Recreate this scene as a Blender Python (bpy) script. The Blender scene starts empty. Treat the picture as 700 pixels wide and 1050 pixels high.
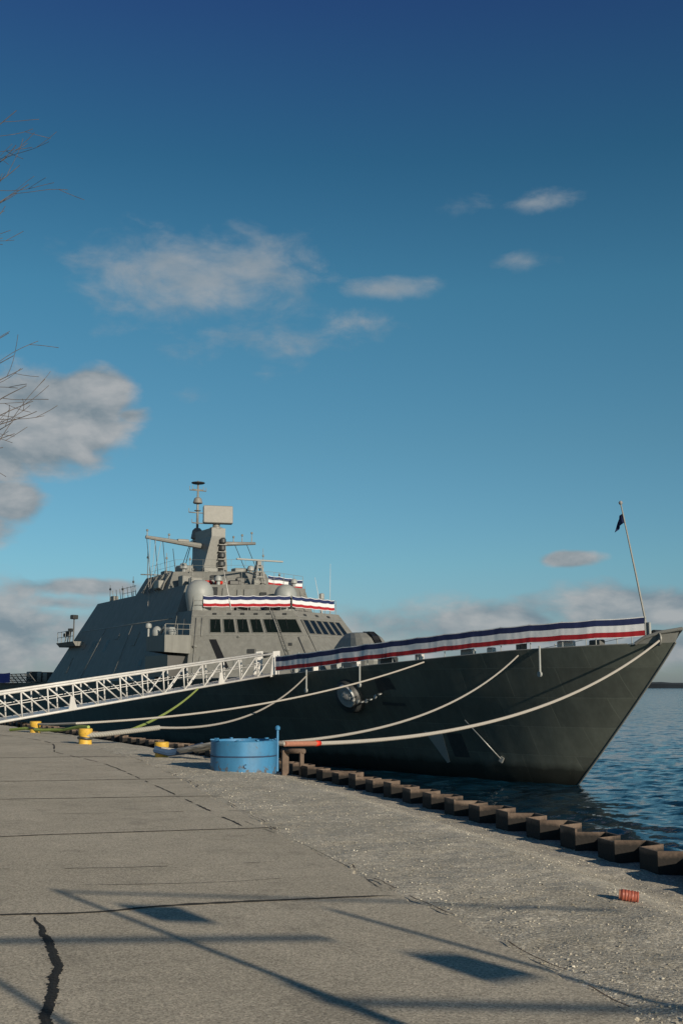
import bpy, bmesh, math, random
from mathutils import Vector, Matrix, noise as mnoise
R = math.radians
rnd = random.Random(7)
scn = bpy.context.scene
col = scn.collection

# ------------------------------------------------------------------ helpers
def tag(o, label=None, cat=None, group=None, kind=None):
    if label: o['label'] = label
    if cat: o['category'] = cat
    if group: o['group'] = group
    if kind: o['kind'] = kind
    return o

def empty(name, loc, rz=0.0):
    o = bpy.data.objects.new(name, None)
    o.empty_display_size = 0.3
    o.location = loc
    o.rotation_euler = (0, 0, rz)
    col.objects.link(o)
    return o

def V(*a): return Vector(a)

class MB:
    """collects polygons, then links them as one mesh object"""
    def __init__(s): s.v = []; s.f = []; s.m = []; s.sm = []
    def add(s, verts, faces, mat=0, smooth=False):
        b = len(s.v)
        s.v += [tuple(p) for p in verts]
        for f in faces:
            s.f.append([b + i for i in f]); s.m.append(mat); s.sm.append(smooth)
        return s
    def box(s, c, size, rz=0.0, mat=0, rx=0.0, ry=0.0, bev=0.0):
        M = Matrix.Translation(c) @ Matrix.Rotation(rz, 4, 'Z') @ Matrix.Rotation(ry, 4, 'Y') @ Matrix.Rotation(rx, 4, 'X')
        hx, hy, hz = [d / 2 for d in size]
        if bev <= 0:
            P = [M @ V(x*hx, y*hy, z*hz) for z in (-1, 1) for x, y in ((-1,-1),(1,-1),(1,1),(-1,1))]
            return s.add(P, [(3,2,1,0),(4,5,6,7),(0,1,5,4),(1,2,6,5),(2,3,7,6),(3,0,4,7)], mat)
        b = min(bev, hx*.9, hy*.9, hz*.9)
        rings = []
        for (z, i) in ((-hz, b), (-hz + b, 0), (hz - b, 0), (hz, b)):
            ax, ay = hx - i, hy - i
            rings.append([M @ V(*q, z) for q in ((-ax+b*0.6,-ay),(ax-b*0.6,-ay),(ax,-ay+b*0.6),(ax,ay-b*0.6),(ax-b*0.6,ay),(-ax+b*0.6,ay),(-ax,ay-b*0.6),(-ax,-ay+b*0.6))])
        return s.loft(rings, True, True, mat)
    def loft(s, rings, closed=True, cap=True, mat=0, smooth=False):
        n = len(rings[0]); P = [p for r in rings for p in r]; F = []
        for i in range(len(rings) - 1):
            for j in range(n if closed else n - 1):
                k = (j + 1) % n
                F.append((i*n+j, i*n+k, (i+1)*n+k, (i+1)*n+j))
        s.add(P, F, mat, smooth)
        if cap:
            b = len(s.v) - len(P)
            s.f.append([b + i for i in reversed(range(n))]); s.m.append(mat); s.sm.append(False)
            s.f.append([b + (len(rings)-1)*n + i for i in range(n)]); s.m.append(mat); s.sm.append(False)
        return s
    def tube(s, pts, r, n=8, mat=0, cap=True):
        pts = [Vector(p) for p in pts]
        rr = r if isinstance(r, (list, tuple)) else [r] * len(pts)
        t0 = (pts[1] - pts[0]).normalized()
        up = V(0,0,1) if abs(t0.z) < 0.9 else V(1,0,0)
        a = t0.cross(up).normalized()
        rings = []
        for i, p in enumerate(pts):
            t = (pts[min(i+1, len(pts)-1)] - pts[max(i-1, 0)]).normalized()
            a = (a - t * a.dot(t)).normalized(); b = t.cross(a)
            rings.append([p + (a*math.cos(2*math.pi*j/n) + b*math.sin(2*math.pi*j/n)) * rr[i] for j in range(n)])
        return s.loft(rings, True, cap, mat, n > 5)
    def lathe(s, prof, c=(0,0,0), n=24, mat=0, M=None):
        M = M or Matrix.Identity(4)
        M = Matrix.Translation(c) @ M
        rings = [[M @ V(r*math.cos(2*math.pi*j/n), r*math.sin(2*math.pi*j/n), z) for j in range(n)] for r, z in prof]
        return s.loft(rings, True, True, mat, True)
    def poly(s, pts, th, mat=0):
        """flat polygon given thickness along its normal"""
        pts = [Vector(p) for p in pts]
        nrm = (pts[1]-pts[0]).cross(pts[2]-pts[1]).normalized() * th
        return s.loft([[p - nrm for p in pts], pts], True, True, mat)
    def build(s, name, mats, parent=None, base=False, ang=35):
        me = bpy.data.meshes.new(name)
        v = s.v; loc = None
        if base:
            xs = [p[0] for p in v]; ys = [p[1] for p in v]; zs = [p[2] for p in v]
            loc = ((min(xs)+max(xs))/2, (min(ys)+max(ys))/2, min(zs))
            v = [(p[0]-loc[0], p[1]-loc[1], p[2]-loc[2]) for p in v]
        me.from_pydata(v, [], s.f)
        for m in (mats if isinstance(mats, (list, tuple)) else [mats]): me.materials.append(m)
        me.polygons.foreach_set('material_index', s.m)
        me.polygons.foreach_set('use_smooth', s.sm)
        bm = bmesh.new(); bm.from_mesh(me)
        bmesh.ops.recalc_face_normals(bm, faces=bm.faces)
        for e in bm.edges:
            if len(e.link_faces) == 2 and e.calc_face_angle(0) > R(ang): e.smooth = False
        bm.to_mesh(me); bm.free()
        me.update()
        o = bpy.data.objects.new(name, me)
        col.objects.link(o)
        if parent: o.parent = parent
        if loc: o.location = loc
        return o

# ------------------------------------------------------------------ materials
def newmat(name):
    m = bpy.data.materials.new(name); m.use_nodes = True
    nt = m.node_tree; b = nt.nodes['Principled BSDF']
    return m, nt, b
def nd(nt, t, **kw):
    n = nt.nodes.new(t)
    for k, v in kw.items():
        if k == 'ins':
            for a, b in v.items(): n.inputs[a].default_value = b
        else: setattr(n, k, v)
    return n
def ramp(nt, stops, interp='LINEAR'):
    n = nt.nodes.new('ShaderNodeValToRGB'); n.color_ramp.interpolation = interp
    e = n.color_ramp.elements
    while len(e) < len(stops): e.new(0.5)
    for i, (p, c) in enumerate(stops):
        e[i].position = p; e[i].color = (c[0], c[1], c[2], 1) if isinstance(c, (tuple, list)) else (c, c, c, 1)
    return n
def simple(name, c, rough=0.5, metal=0.0, var=0.12, scale=3.0, bump=0.0, bscale=40.0, streak=0.0):
    """paint / metal / cloth with a little tonal wear, optional run-down streaks and bump"""
    m, nt, b = newmat(name); L = nt.links.new
    tc = nd(nt, 'ShaderNodeTexCoord')
    n1 = nd(nt, 'ShaderNodeTexNoise', ins={'Scale': scale, 'Detail': 6, 'Roughness': 0.65})
    L(tc.outputs['Object'], n1.inputs['Vector'])
    rp = ramp(nt, [(0.3, [x*(1-var) for x in c]), (0.7, [min(1, x*(1+var)) for x in c])])
    L(n1.outputs['Fac'], rp.inputs['Fac'])
    last = rp.outputs['Color']
    if streak > 0:
        mp = nd(nt, 'ShaderNodeMapping'); mp.inputs['Scale'].default_value = (2.2, 2.2, 0.12)
        L(tc.outputs['Object'], mp.inputs['Vector'])
        n2 = nd(nt, 'ShaderNodeTexNoise', ins={'Scale': 1.3, 'Detail': 5, 'Roughness': 0.7}); L(mp.outputs['Vector'], n2.inputs['Vector'])
        r2 = ramp(nt, [(0.42, (1-streak,)*3), (0.62, (1.0,)*3)]); L(n2.outputs['Fac'], r2.inputs['Fac'])
        mx = nd(nt, 'ShaderNodeMix', data_type='RGBA', blend_type='MULTIPLY'); mx.inputs['Factor'].default_value = 1
        L(last, mx.inputs[6]); L(r2.outputs['Color'], mx.inputs[7]); last = mx.outputs[2]
    L(last, b.inputs['Base Color'])
    b.inputs['Roughness'].default_value = rough; b.inputs['Metallic'].default_value = metal
    if bump > 0:
        n3 = nd(nt, 'ShaderNodeTexNoise', ins={'Scale': bscale, 'Detail': 4}); L(tc.outputs['Object'], n3.inputs['Vector'])
        bp = nd(nt, 'ShaderNodeBump', ins={'Strength': bump, 'Distance': 0.02}); L(n3.outputs['Fac'], bp.inputs['Height'])
        L(bp.outputs['Normal'], b.inputs['Normal'])
    return m

M_ = {}
def plated(name, c, rough, px, pz, bumpd, streak):
    """welded ship plating: faint seams, dents between frames, run-down streaks"""
    m = simple(name, c, rough, 0.0, 0.07, 0.9, 0, 0, streak)
    nt = m.node_tree; L = nt.links.new; b = nt.nodes['Principled BSDF']; b.inputs['Specular IOR Level'].default_value = .2
    tc = nd(nt, 'ShaderNodeTexCoord')
    br = nd(nt, 'ShaderNodeTexBrick', ins={'Scale': 1.0, 'Mortar Size': 0.012, 'Mortar Smooth': 1.0, 'Brick Width': px, 'Row Height': pz, 'Bias': 0.0})
    br.offset = 0.37
    sx = nd(nt, 'ShaderNodeSeparateXYZ'); cb = nd(nt, 'ShaderNodeCombineXYZ')
    L(tc.outputs['Object'], sx.inputs[0]); L(sx.outputs[0], cb.inputs[0]); L(sx.outputs[2], cb.inputs[1])
    L(cb.outputs[0], br.inputs['Vector'])
    wv = nd(nt, 'ShaderNodeTexWave', ins={'Scale': 0.21, 'Distortion': 0.6, 'Detail': 2, 'Detail Scale': 0.4}); wv.bands_direction = 'X'
    L(tc.outputs['Object'], wv.inputs['Vector'])
    nz = nd(nt, 'ShaderNodeTexNoise', ins={'Scale': 0.9, 'Detail': 3}); L(tc.outputs['Object'], nz.inputs['Vector'])
    a1 = nd(nt, 'ShaderNodeMath', operation='MULTIPLY_ADD'); a1.inputs[1].default_value = 0.35
    L(wv.outputs['Fac'], a1.inputs[0]); L(nz.outputs['Fac'], a1.inputs[2])
    a2 = nd(nt, 'ShaderNodeMath', operation='MULTIPLY_ADD'); a2.inputs[1].default_value = -0.4
    L(br.outputs['Fac'], a2.inputs[0]); L(a1.outputs[0], a2.inputs[2])
    bp = nd(nt, 'ShaderNodeBump', ins={'Strength': 0.6, 'Distance': bumpd}); L(a2.outputs[0], bp.inputs['Height'])
    L(bp.outputs['Normal'], b.inputs['Normal'])
    return m
M_['hull'] = plated('hull_paint', (0.115, 0.119, 0.109), 0.6, 2.6, 1.35, 0.018, 0.12)
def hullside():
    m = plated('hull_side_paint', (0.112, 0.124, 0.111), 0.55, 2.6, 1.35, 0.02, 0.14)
    nt = m.node_tree; L = nt.links.new; b = nt.nodes['Principled BSDF']
    src = b.inputs['Base Color'].links[0].from_socket
    tc = nd(nt, 'ShaderNodeTexCoord'); sx = nd(nt, 'ShaderNodeSeparateXYZ'); L(tc.outputs['Object'], sx.inputs[0])
    nz = nd(nt, 'ShaderNodeTexNoise', ins={'Scale': 1.2, 'Detail': 6}); L(tc.outputs['Object'], nz.inputs['Vector'])
    ad = nd(nt, 'ShaderNodeMath', operation='MULTIPLY_ADD'); ad.inputs[1].default_value = .5; L(nz.outputs['Fac'], ad.inputs[0]); L(sx.outputs[2], ad.inputs[2])
    rp = ramp(nt, [(0.0, .12), (.92/8, .3), (1.02/8, .55), (1.3/8, 1.0)])          # black boot-topping and a scummy waterline
    dv = nd(nt, 'ShaderNodeMath', operation='MULTIPLY'); dv.inputs[1].default_value = 1/8; L(ad.outputs[0], dv.inputs[0]); L(dv.outputs[0], rp.inputs['Fac'])
    mx = nd(nt, 'ShaderNodeMix', data_type='RGBA', blend_type='MULTIPLY'); mx.inputs['Factor'].default_value = 1
    L(src, mx.inputs[6]); L(rp.outputs['Color'], mx.inputs[7])
    # scuffs and thin rust runs
    mp = nd(nt, 'ShaderNodeMapping'); mp.inputs['Scale'].default_value = (3.5, 3.5, .16); L(tc.outputs['Object'], mp.inputs['Vector'])
    n2 = nd(nt, 'ShaderNodeTexNoise', ins={'Scale': 1.0, 'Detail': 7, 'Roughness': .75}); L(mp.outputs[0], n2.inputs['Vector'])
    r2 = ramp(nt, [(0.63, 0.0), (0.74, .55)]); L(n2.outputs['Fac'], r2.inputs['Fac'])
    m2 = nd(nt, 'ShaderNodeMix', data_type='RGBA'); L(r2.outputs['Color'], m2.inputs[0]); L(mx.outputs[2], m2.inputs[6]); m2.inputs[7].default_value = (.10, .075, .055, 1)
    # every plate weathered a little differently, seams slightly paler
    cb = nd(nt, 'ShaderNodeCombineXYZ'); L(sx.outputs[0], cb.inputs[0]); L(sx.outputs[2], cb.inputs[1])
    br = nd(nt, 'ShaderNodeTexBrick', ins={'Scale': 1.0, 'Mortar Size': 0.022, 'Mortar Smooth': .6, 'Brick Width': 2.6, 'Row Height': 1.35, 'Bias': 0.0, 'Color1': (.86,.86,.86,1), 'Color2': (1.10,1.10,1.08,1), 'Mortar': (1.22,1.22,1.2,1)})
    br.offset = .37; L(cb.outputs[0], br.inputs['Vector'])
    m3 = nd(nt, 'ShaderNodeMix', data_type='RGBA', blend_type='MULTIPLY'); m3.inputs['Factor'].default_value = 1
    L(m2.outputs[2], m3.inputs[6]); L(br.outputs['Color'], m3.inputs[7])
    L(m3.outputs[2], b.inputs['Base Color'])
    return m
M_['hullside'] = hullside()
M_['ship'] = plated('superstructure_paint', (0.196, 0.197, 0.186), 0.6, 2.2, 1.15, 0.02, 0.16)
M_['deck'] = simple('deck_paint', (0.12, 0.125, 0.125), 0.8, 0, .15, 2, .2)
M_['gear'] = simple('gear_paint', (0.19, 0.192, 0.182), 0.5, 0, .12, 4)
M_['mast'] = simple('mast_paint', (0.185, 0.186, 0.178), 0.5, 0, .12, 4)
M_['dome'] = simple('radome_paint', (0.26, 0.275, 0.275), 0.5, 0, .05, 2)
M_['black'] = simple('black_paint', (0.012, 0.013, 0.015), 0.45, 0, .2, 6)
M_['dark'] = simple('dark_steel', (0.035, 0.038, 0.04), 0.5, 0, .25, 6)
M_['white'] = simple('white_paint', (0.56, 0.55, 0.54), 0.45, 0, .06, 2.5, 0, 0, .12)
M_['alu'] = simple('aluminium', (0.5, 0.5, 0.5), 0.35, 0.6, .08, 4)
M_['galv'] = simple('galvanised', (0.3, 0.31, 0.31), 0.4, 0.5, .15, 6)
M_['navy'] = simple('navy_cloth', (0.010, 0.019, 0.082), 0.85, 0, .12, 5, .25, 30)
M_['cwhite'] = simple('white_cloth', (0.66, 0.67, 0.70), 0.85, 0, .05, 5, .25, 30)
M_['red'] = simple('red_cloth', (0.32, 0.007, 0.014), 0.85, 0, .1, 5, .25, 30)
M_['purple'] = simple('purple_cloth', (0.05, 0.045, 0.28), 0.85, 0, .2, 5, .25, 30)
M_['orange'] = simple('orange_plastic', (0.30, 0.078, 0.05), 0.55, 0, .15, 6)
M_['lifered'] = simple('red_gear', (0.5, 0.03, 0.015), 0.5, 0, .15, 6)
M_['blue'] = simple('blue_tank_paint', (0.042, 0.19, 0.37), 0.55, 0, .10, 4, .15, 8, .18)
M_['bluecloth'] = simple('blue_sleeve', (0.02, 0.05, 0.11), 0.8, 0, .2, 8)
M_['teal'] = simple('blue_coverall', (0.03, 0.12, 0.2), 0.8)

def tank_paint():
    m = M_['blue']; nt = m.node_tree; L = nt.links.new; b = nt.nodes['Principled BSDF']
    src = b.inputs['Base Color'].links[0].from_socket
    tc = nd(nt, 'ShaderNodeTexCoord'); sx = nd(nt, 'ShaderNodeSeparateXYZ'); L(tc.outputs['Object'], sx.inputs[0])
    n = nd(nt, 'ShaderNodeTexNoise', ins={'Scale': 7, 'Detail': 8, 'Roughness': .7}); L(tc.outputs['Object'], n.inputs['Vector'])
    g = nd(nt, 'ShaderNodeMapRange'); g.inputs[1].default_value = 0.0; g.inputs[2].default_value = .22; g.inputs[3].default_value = .16; g.inputs[4].default_value = 0; L(sx.outputs[2], g.inputs[0])
    a = nd(nt, 'ShaderNodeMath', operation='ADD'); L(n.outputs['Fac'], a.inputs[0]); L(g.outputs[0], a.inputs[1])
    rp = ramp(nt, [(.62, 0.0), (.67, .9)]); L(a.outputs[0], rp.inputs['Fac'])
    mx = nd(nt, 'ShaderNodeMix', data_type='RGBA'); L(rp.outputs['Color'], mx.inputs[0]); L(src, mx.inputs[6]); mx.inputs[7].default_value = (.085,.07,.06,1)
    L(mx.outputs[2], b.inputs['Base Color'])
tank_paint()
def rope_mat(name, c):
    m, nt, b = newmat(name); L = nt.links.new
    tc = nd(nt, 'ShaderNodeTexCoord')
    wv = nd(nt, 'ShaderNodeTexWave', ins={'Scale': 5.5, 'Distortion': 1.0}); wv.bands_direction = 'DIAGONAL'
    L(tc.outputs['Object'], wv.inputs['Vector'])
    rp = ramp(nt, [(0.0, [x*.72 for x in c]), (0.6, c)]); L(wv.outputs['Fac'], rp.inputs['Fac']); L(rp.outputs['Color'], b.inputs['Base Color'])
    bp = nd(nt, 'ShaderNodeBump', ins={'Strength': .6, 'Distance': .01}); L(wv.outputs['Fac'], bp.inputs['Height']); L(bp.outputs['Normal'], b.inputs['Normal'])
    b.inputs['Roughness'].default_value = 0.9
    return m
M_['rope'] = rope_mat('pale_rope', (0.40, 0.37, 0.335))
M_['hose'] = rope_mat('grey_rope', (0.30, 0.29, 0.265))
M_['green'] = simple('green_webbing', (0.26, 0.33, 0.08), 0.8, 0, .15, 5)
M_['salmon'] = simple('salmon_sleeve', (0.34, 0.15, 0.10), 0.8, 0, .15, 9)
M_['tape'] = simple('red_tape', (0.6, 0.03, 0.01), 0.6)

# yellow bollard, worn to bare dark iron
def yellow():
    m, nt, b = newmat('yellow_bollard_paint'); L = nt.links.new
    tc = nd(nt, 'ShaderNodeTexCoord')
    n1 = nd(nt, 'ShaderNodeTexNoise', ins={'Scale': 9.0, 'Detail': 8, 'Roughness': 0.7}); L(tc.outputs['Object'], n1.inputs['Vector'])
    rp = ramp(nt, [(0.34, (0.05, 0.035, 0.02)), (0.40, (0.55, 0.33, 0.04)), (0.7, (0.68, 0.42, 0.06))])
    L(n1.outputs['Fac'], rp.inputs['Fac']); L(rp.outputs['Color'], b.inputs['Base Color']); b.inputs['Roughness'].default_value = .55
    return m
M_['yellow'] = yellow()
# rusty sheet piling
SHADELINE = 2.865      # height above the lake up to which shade is painted black on the piling
def rust():
    m, nt, b = newmat('rusty_sheet_steel'); L = nt.links.new
    tc = nd(nt, 'ShaderNodeTexCoord')
    n1 = nd(nt, 'ShaderNodeTexNoise', ins={'Scale': 2.3, 'Detail': 9, 'Roughness': 0.72}); L(tc.outputs['Object'], n1.inputs['Vector'])
    n2 = nd(nt, 'ShaderNodeTexNoise', ins={'Scale': 26, 'Detail': 4}); L(tc.outputs['Object'], n2.inputs['Vector'])
    rp = ramp(nt, [(0.3, (0.04, 0.027, 0.02)), (0.5, (0.11, 0.077, 0.058)), (0.72, (0.20, 0.15, 0.115))])
    L(n1.outputs['Fac'], rp.inputs['Fac'])
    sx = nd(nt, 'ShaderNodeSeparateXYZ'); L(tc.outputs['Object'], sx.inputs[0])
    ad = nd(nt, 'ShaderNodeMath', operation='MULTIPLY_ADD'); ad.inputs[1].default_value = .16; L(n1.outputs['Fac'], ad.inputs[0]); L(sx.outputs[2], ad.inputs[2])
    mr = nd(nt, 'ShaderNodeMapRange'); mr.inputs[1].default_value = SHADELINE; mr.inputs[2].default_value = SHADELINE+.05; L(ad.outputs[0], mr.inputs[0])
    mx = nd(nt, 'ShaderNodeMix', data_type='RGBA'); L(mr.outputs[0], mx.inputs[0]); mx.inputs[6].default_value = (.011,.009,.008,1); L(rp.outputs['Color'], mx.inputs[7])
    L(mx.outputs[2], b.inputs['Base Color'])
    bp = nd(nt, 'ShaderNodeBump', ins={'Strength': .5, 'Distance': .012}); L(n2.outputs['Fac'], bp.inputs['Height']); L(bp.outputs['Normal'], b.inputs['Normal'])
    b.inputs['Roughness'].default_value = .85
    return m
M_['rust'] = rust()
M_['bare_rust'] = simple('bare_rusty_steel', (0.12, 0.085, 0.065), .85, 0, .3, 6, .4, 30)
def bark():
    m, nt, b = newmat('grey_brown_bark'); L = nt.links.new
    tc = nd(nt, 'ShaderNodeTexCoord')
    n1 = nd(nt, 'ShaderNodeTexNoise', ins={'Scale': 12, 'Detail': 6}); L(tc.outputs['Object'], n1.inputs['Vector'])
    rp = ramp(nt, [(0.3, (0.045, 0.035, 0.032)), (0.7, (0.13, 0.105, 0.093))]); L(n1.outputs['Fac'], rp.inputs['Fac']); L(rp.outputs['Color'], b.inputs['Base Color'])
    b.inputs['Roughness'].default_value = .9
    return m
M_['bark'] = bark()

def glass(name, c, rough=0.03):
    m, nt, b = newmat(name)
    b.inputs['Base Color'].default_value = (*c, 1); b.inputs['Roughness'].default_value = rough
    b.inputs['IOR'].default_value = 1.6
    return m
M_['glass'] = glass('dark_window_glass', (0.006, 0.010, 0.009))

def concrete():
    m, nt, b = newmat('old_concrete_pavement'); L = nt.links.new
    tc = nd(nt, 'ShaderNodeTexCoord'); O = tc.outputs['Object']
    big = nd(nt, 'ShaderNodeTexNoise', ins={'Scale': 0.42, 'Detail': 6, 'Roughness': .62}); L(O, big.inputs['Vector'])
    r0 = ramp(nt, [(0.26, (0.39, 0.345, 0.270)), (0.74, (0.51, 0.452, 0.362))]); L(big.outputs['Fac'], r0.inputs['Fac'])
    # fine exposed aggregate
    v1 = nd(nt, 'ShaderNodeTexVoronoi', ins={'Scale': 90.0}); L(O, v1.inputs['Vector'])
    sp = nd(nt, 'ShaderNodeSeparateColor'); L(v1.outputs['Color'], sp.inputs[0])
    r1 = ramp(nt, [(0.0, .45), (0.3, .84), (0.7, 1.04), (1.0, 1.5)]); L(sp.outputs[0], r1.inputs['Fac'])
    m1 = nd(nt, 'ShaderNodeMix', data_type='RGBA', blend_type='MULTIPLY'); m1.inputs['Factor'].default_value = .85
    L(r0.outputs['Color'], m1.inputs[6]); L(r1.outputs['Color'], m1.inputs[7])
    # dark drips and stains
    n2 = nd(nt, 'ShaderNodeTexNoise', ins={'Scale': 2.1, 'Detail': 9, 'Roughness': .72}); L(O, n2.inputs['Vector'])
    r2 = ramp(nt, [(0.27, .66), (0.44, .97), (0.6, 1.03), (1.0, 1.10)]); L(n2.outputs['Fac'], r2.inputs['Fac'])
    m2 = nd(nt, 'ShaderNodeMix', data_type='RGBA', blend_type='MULTIPLY'); m2.inputs['Factor'].default_value = 1
    L(m1.outputs[2], m2.inputs[6]); L(r2.outputs['Color'], m2.inputs[7])
    n4 = nd(nt, 'ShaderNodeTexNoise', ins={'Scale': .9, 'Detail': 4, 'Roughness': .5, 'Distortion': 1.2}); L(O, n4.inputs['Vector'])
    r4 = ramp(nt, [(0.30, .80), (0.37, .97), (0.63, 1.0), (0.72, 1.09)]); L(n4.outputs['Fac'], r4.inputs['Fac'])
    m4 = nd(nt, 'ShaderNodeMix', data_type='RGBA', blend_type='MULTIPLY'); m4.inputs['Factor'].default_value = 1
    L(m2.outputs[2], m4.inputs[6]); L(r4.outputs['Color'], m4.inputs[7])
    L(m4.outputs[2], b.inputs['Base Color']); b.inputs['Roughness'].default_value = .9
    n3 = nd(nt, 'ShaderNodeTexNoise', ins={'Scale': 60, 'Detail': 5, 'Roughness': .7}); L(O, n3.inputs['Vector'])
    ad = nd(nt, 'ShaderNodeMath', operation='MULTIPLY_ADD'); ad.inputs[1].default_value = .6
    L(sp.outputs[0], ad.inputs[0]); L(n3.outputs['Fac'], ad.inputs[2])
    bp = nd(nt, 'ShaderNodeBump', ins={'Strength': .55, 'Distance': .006}); L(ad.outputs[0], bp.inputs['Height']); L(bp.outputs['Normal'], b.inputs['Normal'])
    return m
M_['concrete'] = concrete()
def gravel(name, lo, hi, k=1.0):
    m, nt, b = newmat(name); L = nt.links.new
    tc = nd(nt, 'ShaderNodeTexCoord'); O = tc.outputs['Object']
    big = nd(nt, 'ShaderNodeTexNoise', ins={'Scale': 0.8, 'Detail': 8, 'Roughness': .66}); L(O, big.inputs['Vector'])
    r0 = ramp(nt, [(0.3, lo), (0.7, hi)]); L(big.outputs['Fac'], r0.inputs['Fac'])
    last = r0.outputs['Color']; hs = []
    for sc, st in ((34, .5), (85, .9)):
        v = nd(nt, 'ShaderNodeTexVoronoi', ins={'Scale': sc * k}); L(O, v.inputs['Vector'])
        sp = nd(nt, 'ShaderNodeSeparateColor'); L(v.outputs['Color'], sp.inputs[0])
        r1 = ramp(nt, [(0.0, .5), (0.45, .9), (0.8, 1.1), (1.0, 1.7)]); L(sp.outputs[0], r1.inputs['Fac'])
        mx = nd(nt, 'ShaderNodeMix', data_type='RGBA', blend_type='MULTIPLY'); mx.inputs['Factor'].default_value = st
        L(last, mx.inputs[6]); L(r1.outputs['Color'], mx.inputs[7]); last = mx.outputs[2]
        hs.append(v.outputs['Distance'])
    L(last, b.inputs['Base Color']); b.inputs['Roughness'].default_value = .95
    ad = nd(nt, 'ShaderNodeMath', operation='MULTIPLY_ADD'); ad.inputs[1].default_value = 2.0
    L(hs[0], ad.inputs[0]); L(hs[1], ad.inputs[2])
    bp = nd(nt, 'ShaderNodeBump', invert=True, ins={'Strength': .3, 'Distance': .008}); L(ad.outputs[0], bp.inputs['Height']); L(bp.outputs['Normal'], b.inputs['Normal'])
    return m
M_['gravel'] = gravel('compacted_gravel', (0.37, 0.335, 0.268), (0.52, 0.475, 0.395))
M_['stone'] = gravel('loose_stone', (0.28, 0.255, 0.21), (0.60, 0.56, 0.48), .6)
M_['soil'] = gravel('dark_soil', (0.05, 0.036, 0.024), (0.13, 0.095, 0.065), 1.2)
M_['tar'] = simple('crack_filler', (0.007, 0.007, 0.007), .9, 0, .3, 20, .6, 60)
M_['joint'] = simple('joint_dirt', (0.026, 0.022, 0.018), .95, 0, .4, 9, .5, 50)

def water_mat():
    m, nt, b = newmat('lake_water'); L = nt.links.new
    b.inputs['Base Color'].default_value = (0.003, 0.024, 0.046, 1)
    b.inputs['Roughness'].default_value = 0.07; b.inputs['IOR'].default_value = 1.33
    # ripple slopes taken straight from noise vectors, so distant water stays choppy too
    tc = nd(nt, 'ShaderNodeTexCoord'); ge = nd(nt, 'ShaderNodeNewGeometry')
    mp = nd(nt, 'ShaderNodeMapping'); mp.inputs['Rotation'].default_value = (0, 0, R(12)); mp.inputs['Scale'].default_value = (0.6, 1.0, 1)
    L(tc.outputs['Object'], mp.inputs['Vector'])
    acc = ge.outputs['Normal']
    for sc, amp in ((1.1, .55), (3.4, .45)):
        n = nd(nt, 'ShaderNodeTexNoise', ins={'Scale': sc, 'Detail': 3, 'Roughness': .55, 'Distortion': .3}); L(mp.outputs[0], n.inputs['Vector'])
        a = nd(nt, 'ShaderNodeVectorMath', operation='SUBTRACT'); L(n.outputs['Color'], a.inputs[0]); a.inputs[1].default_value = (.5, .5, .5)
        k = nd(nt, 'ShaderNodeVectorMath', operation='MULTIPLY'); L(a.outputs[0], k.inputs[0]); k.inputs[1].default_value = (amp, amp*1.25, 0)
        q = nd(nt, 'ShaderNodeVectorMath', operation='ADD'); L(acc, q.inputs[0]); L(k.outputs[0], q.inputs[1]); acc = q.outputs[0]
    nn = nd(nt, 'ShaderNodeVectorMath', operation='NORMALIZE'); L(acc, nn.inputs[0]); L(nn.outputs[0], b.inputs['Normal'])
    return m
M_['water'] = water_mat()
M_['shore'] = simple('far_wooded_shore', (0.012, 0.02, 0.03), .95, 0, .3, .02)

# ------------------------------------------------------------------ camera, light, sky
PITCH = 8.67; FPX = 1166.7; EYE = 1.7
cam = bpy.data.cameras.new('camera'); cam.lens = 40; cam.sensor_fit = 'VERTICAL'; cam.sensor_height = 36; cam.sensor_width = 24
cam.clip_start = 0.1; cam.clip_end = 20000
co = bpy.data.objects.new('camera', cam); co.location = (0, 0, EYE); co.rotation_euler = (R(90 + PITCH), 0, 0); col.objects.link(co); scn.camera = co
SUN_EL = 17.0; SX, SY = 0.578, -0.816
sun = bpy.data.lights.new('sun', 'SUN'); sun.energy = 5.0; sun.angle = R(.5); sun.color = (1.0, .87, .68)
so = bpy.data.objects.new('sun', sun)
sd = V(SX*math.cos(R(SUN_EL)), SY*math.cos(R(SUN_EL)), math.sin(R(SUN_EL)))
so.rotation_euler = sd.to_track_quat('Z', 'Y').to_euler(); so.location = (20, -30, 30); col.objects.link(so)

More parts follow.
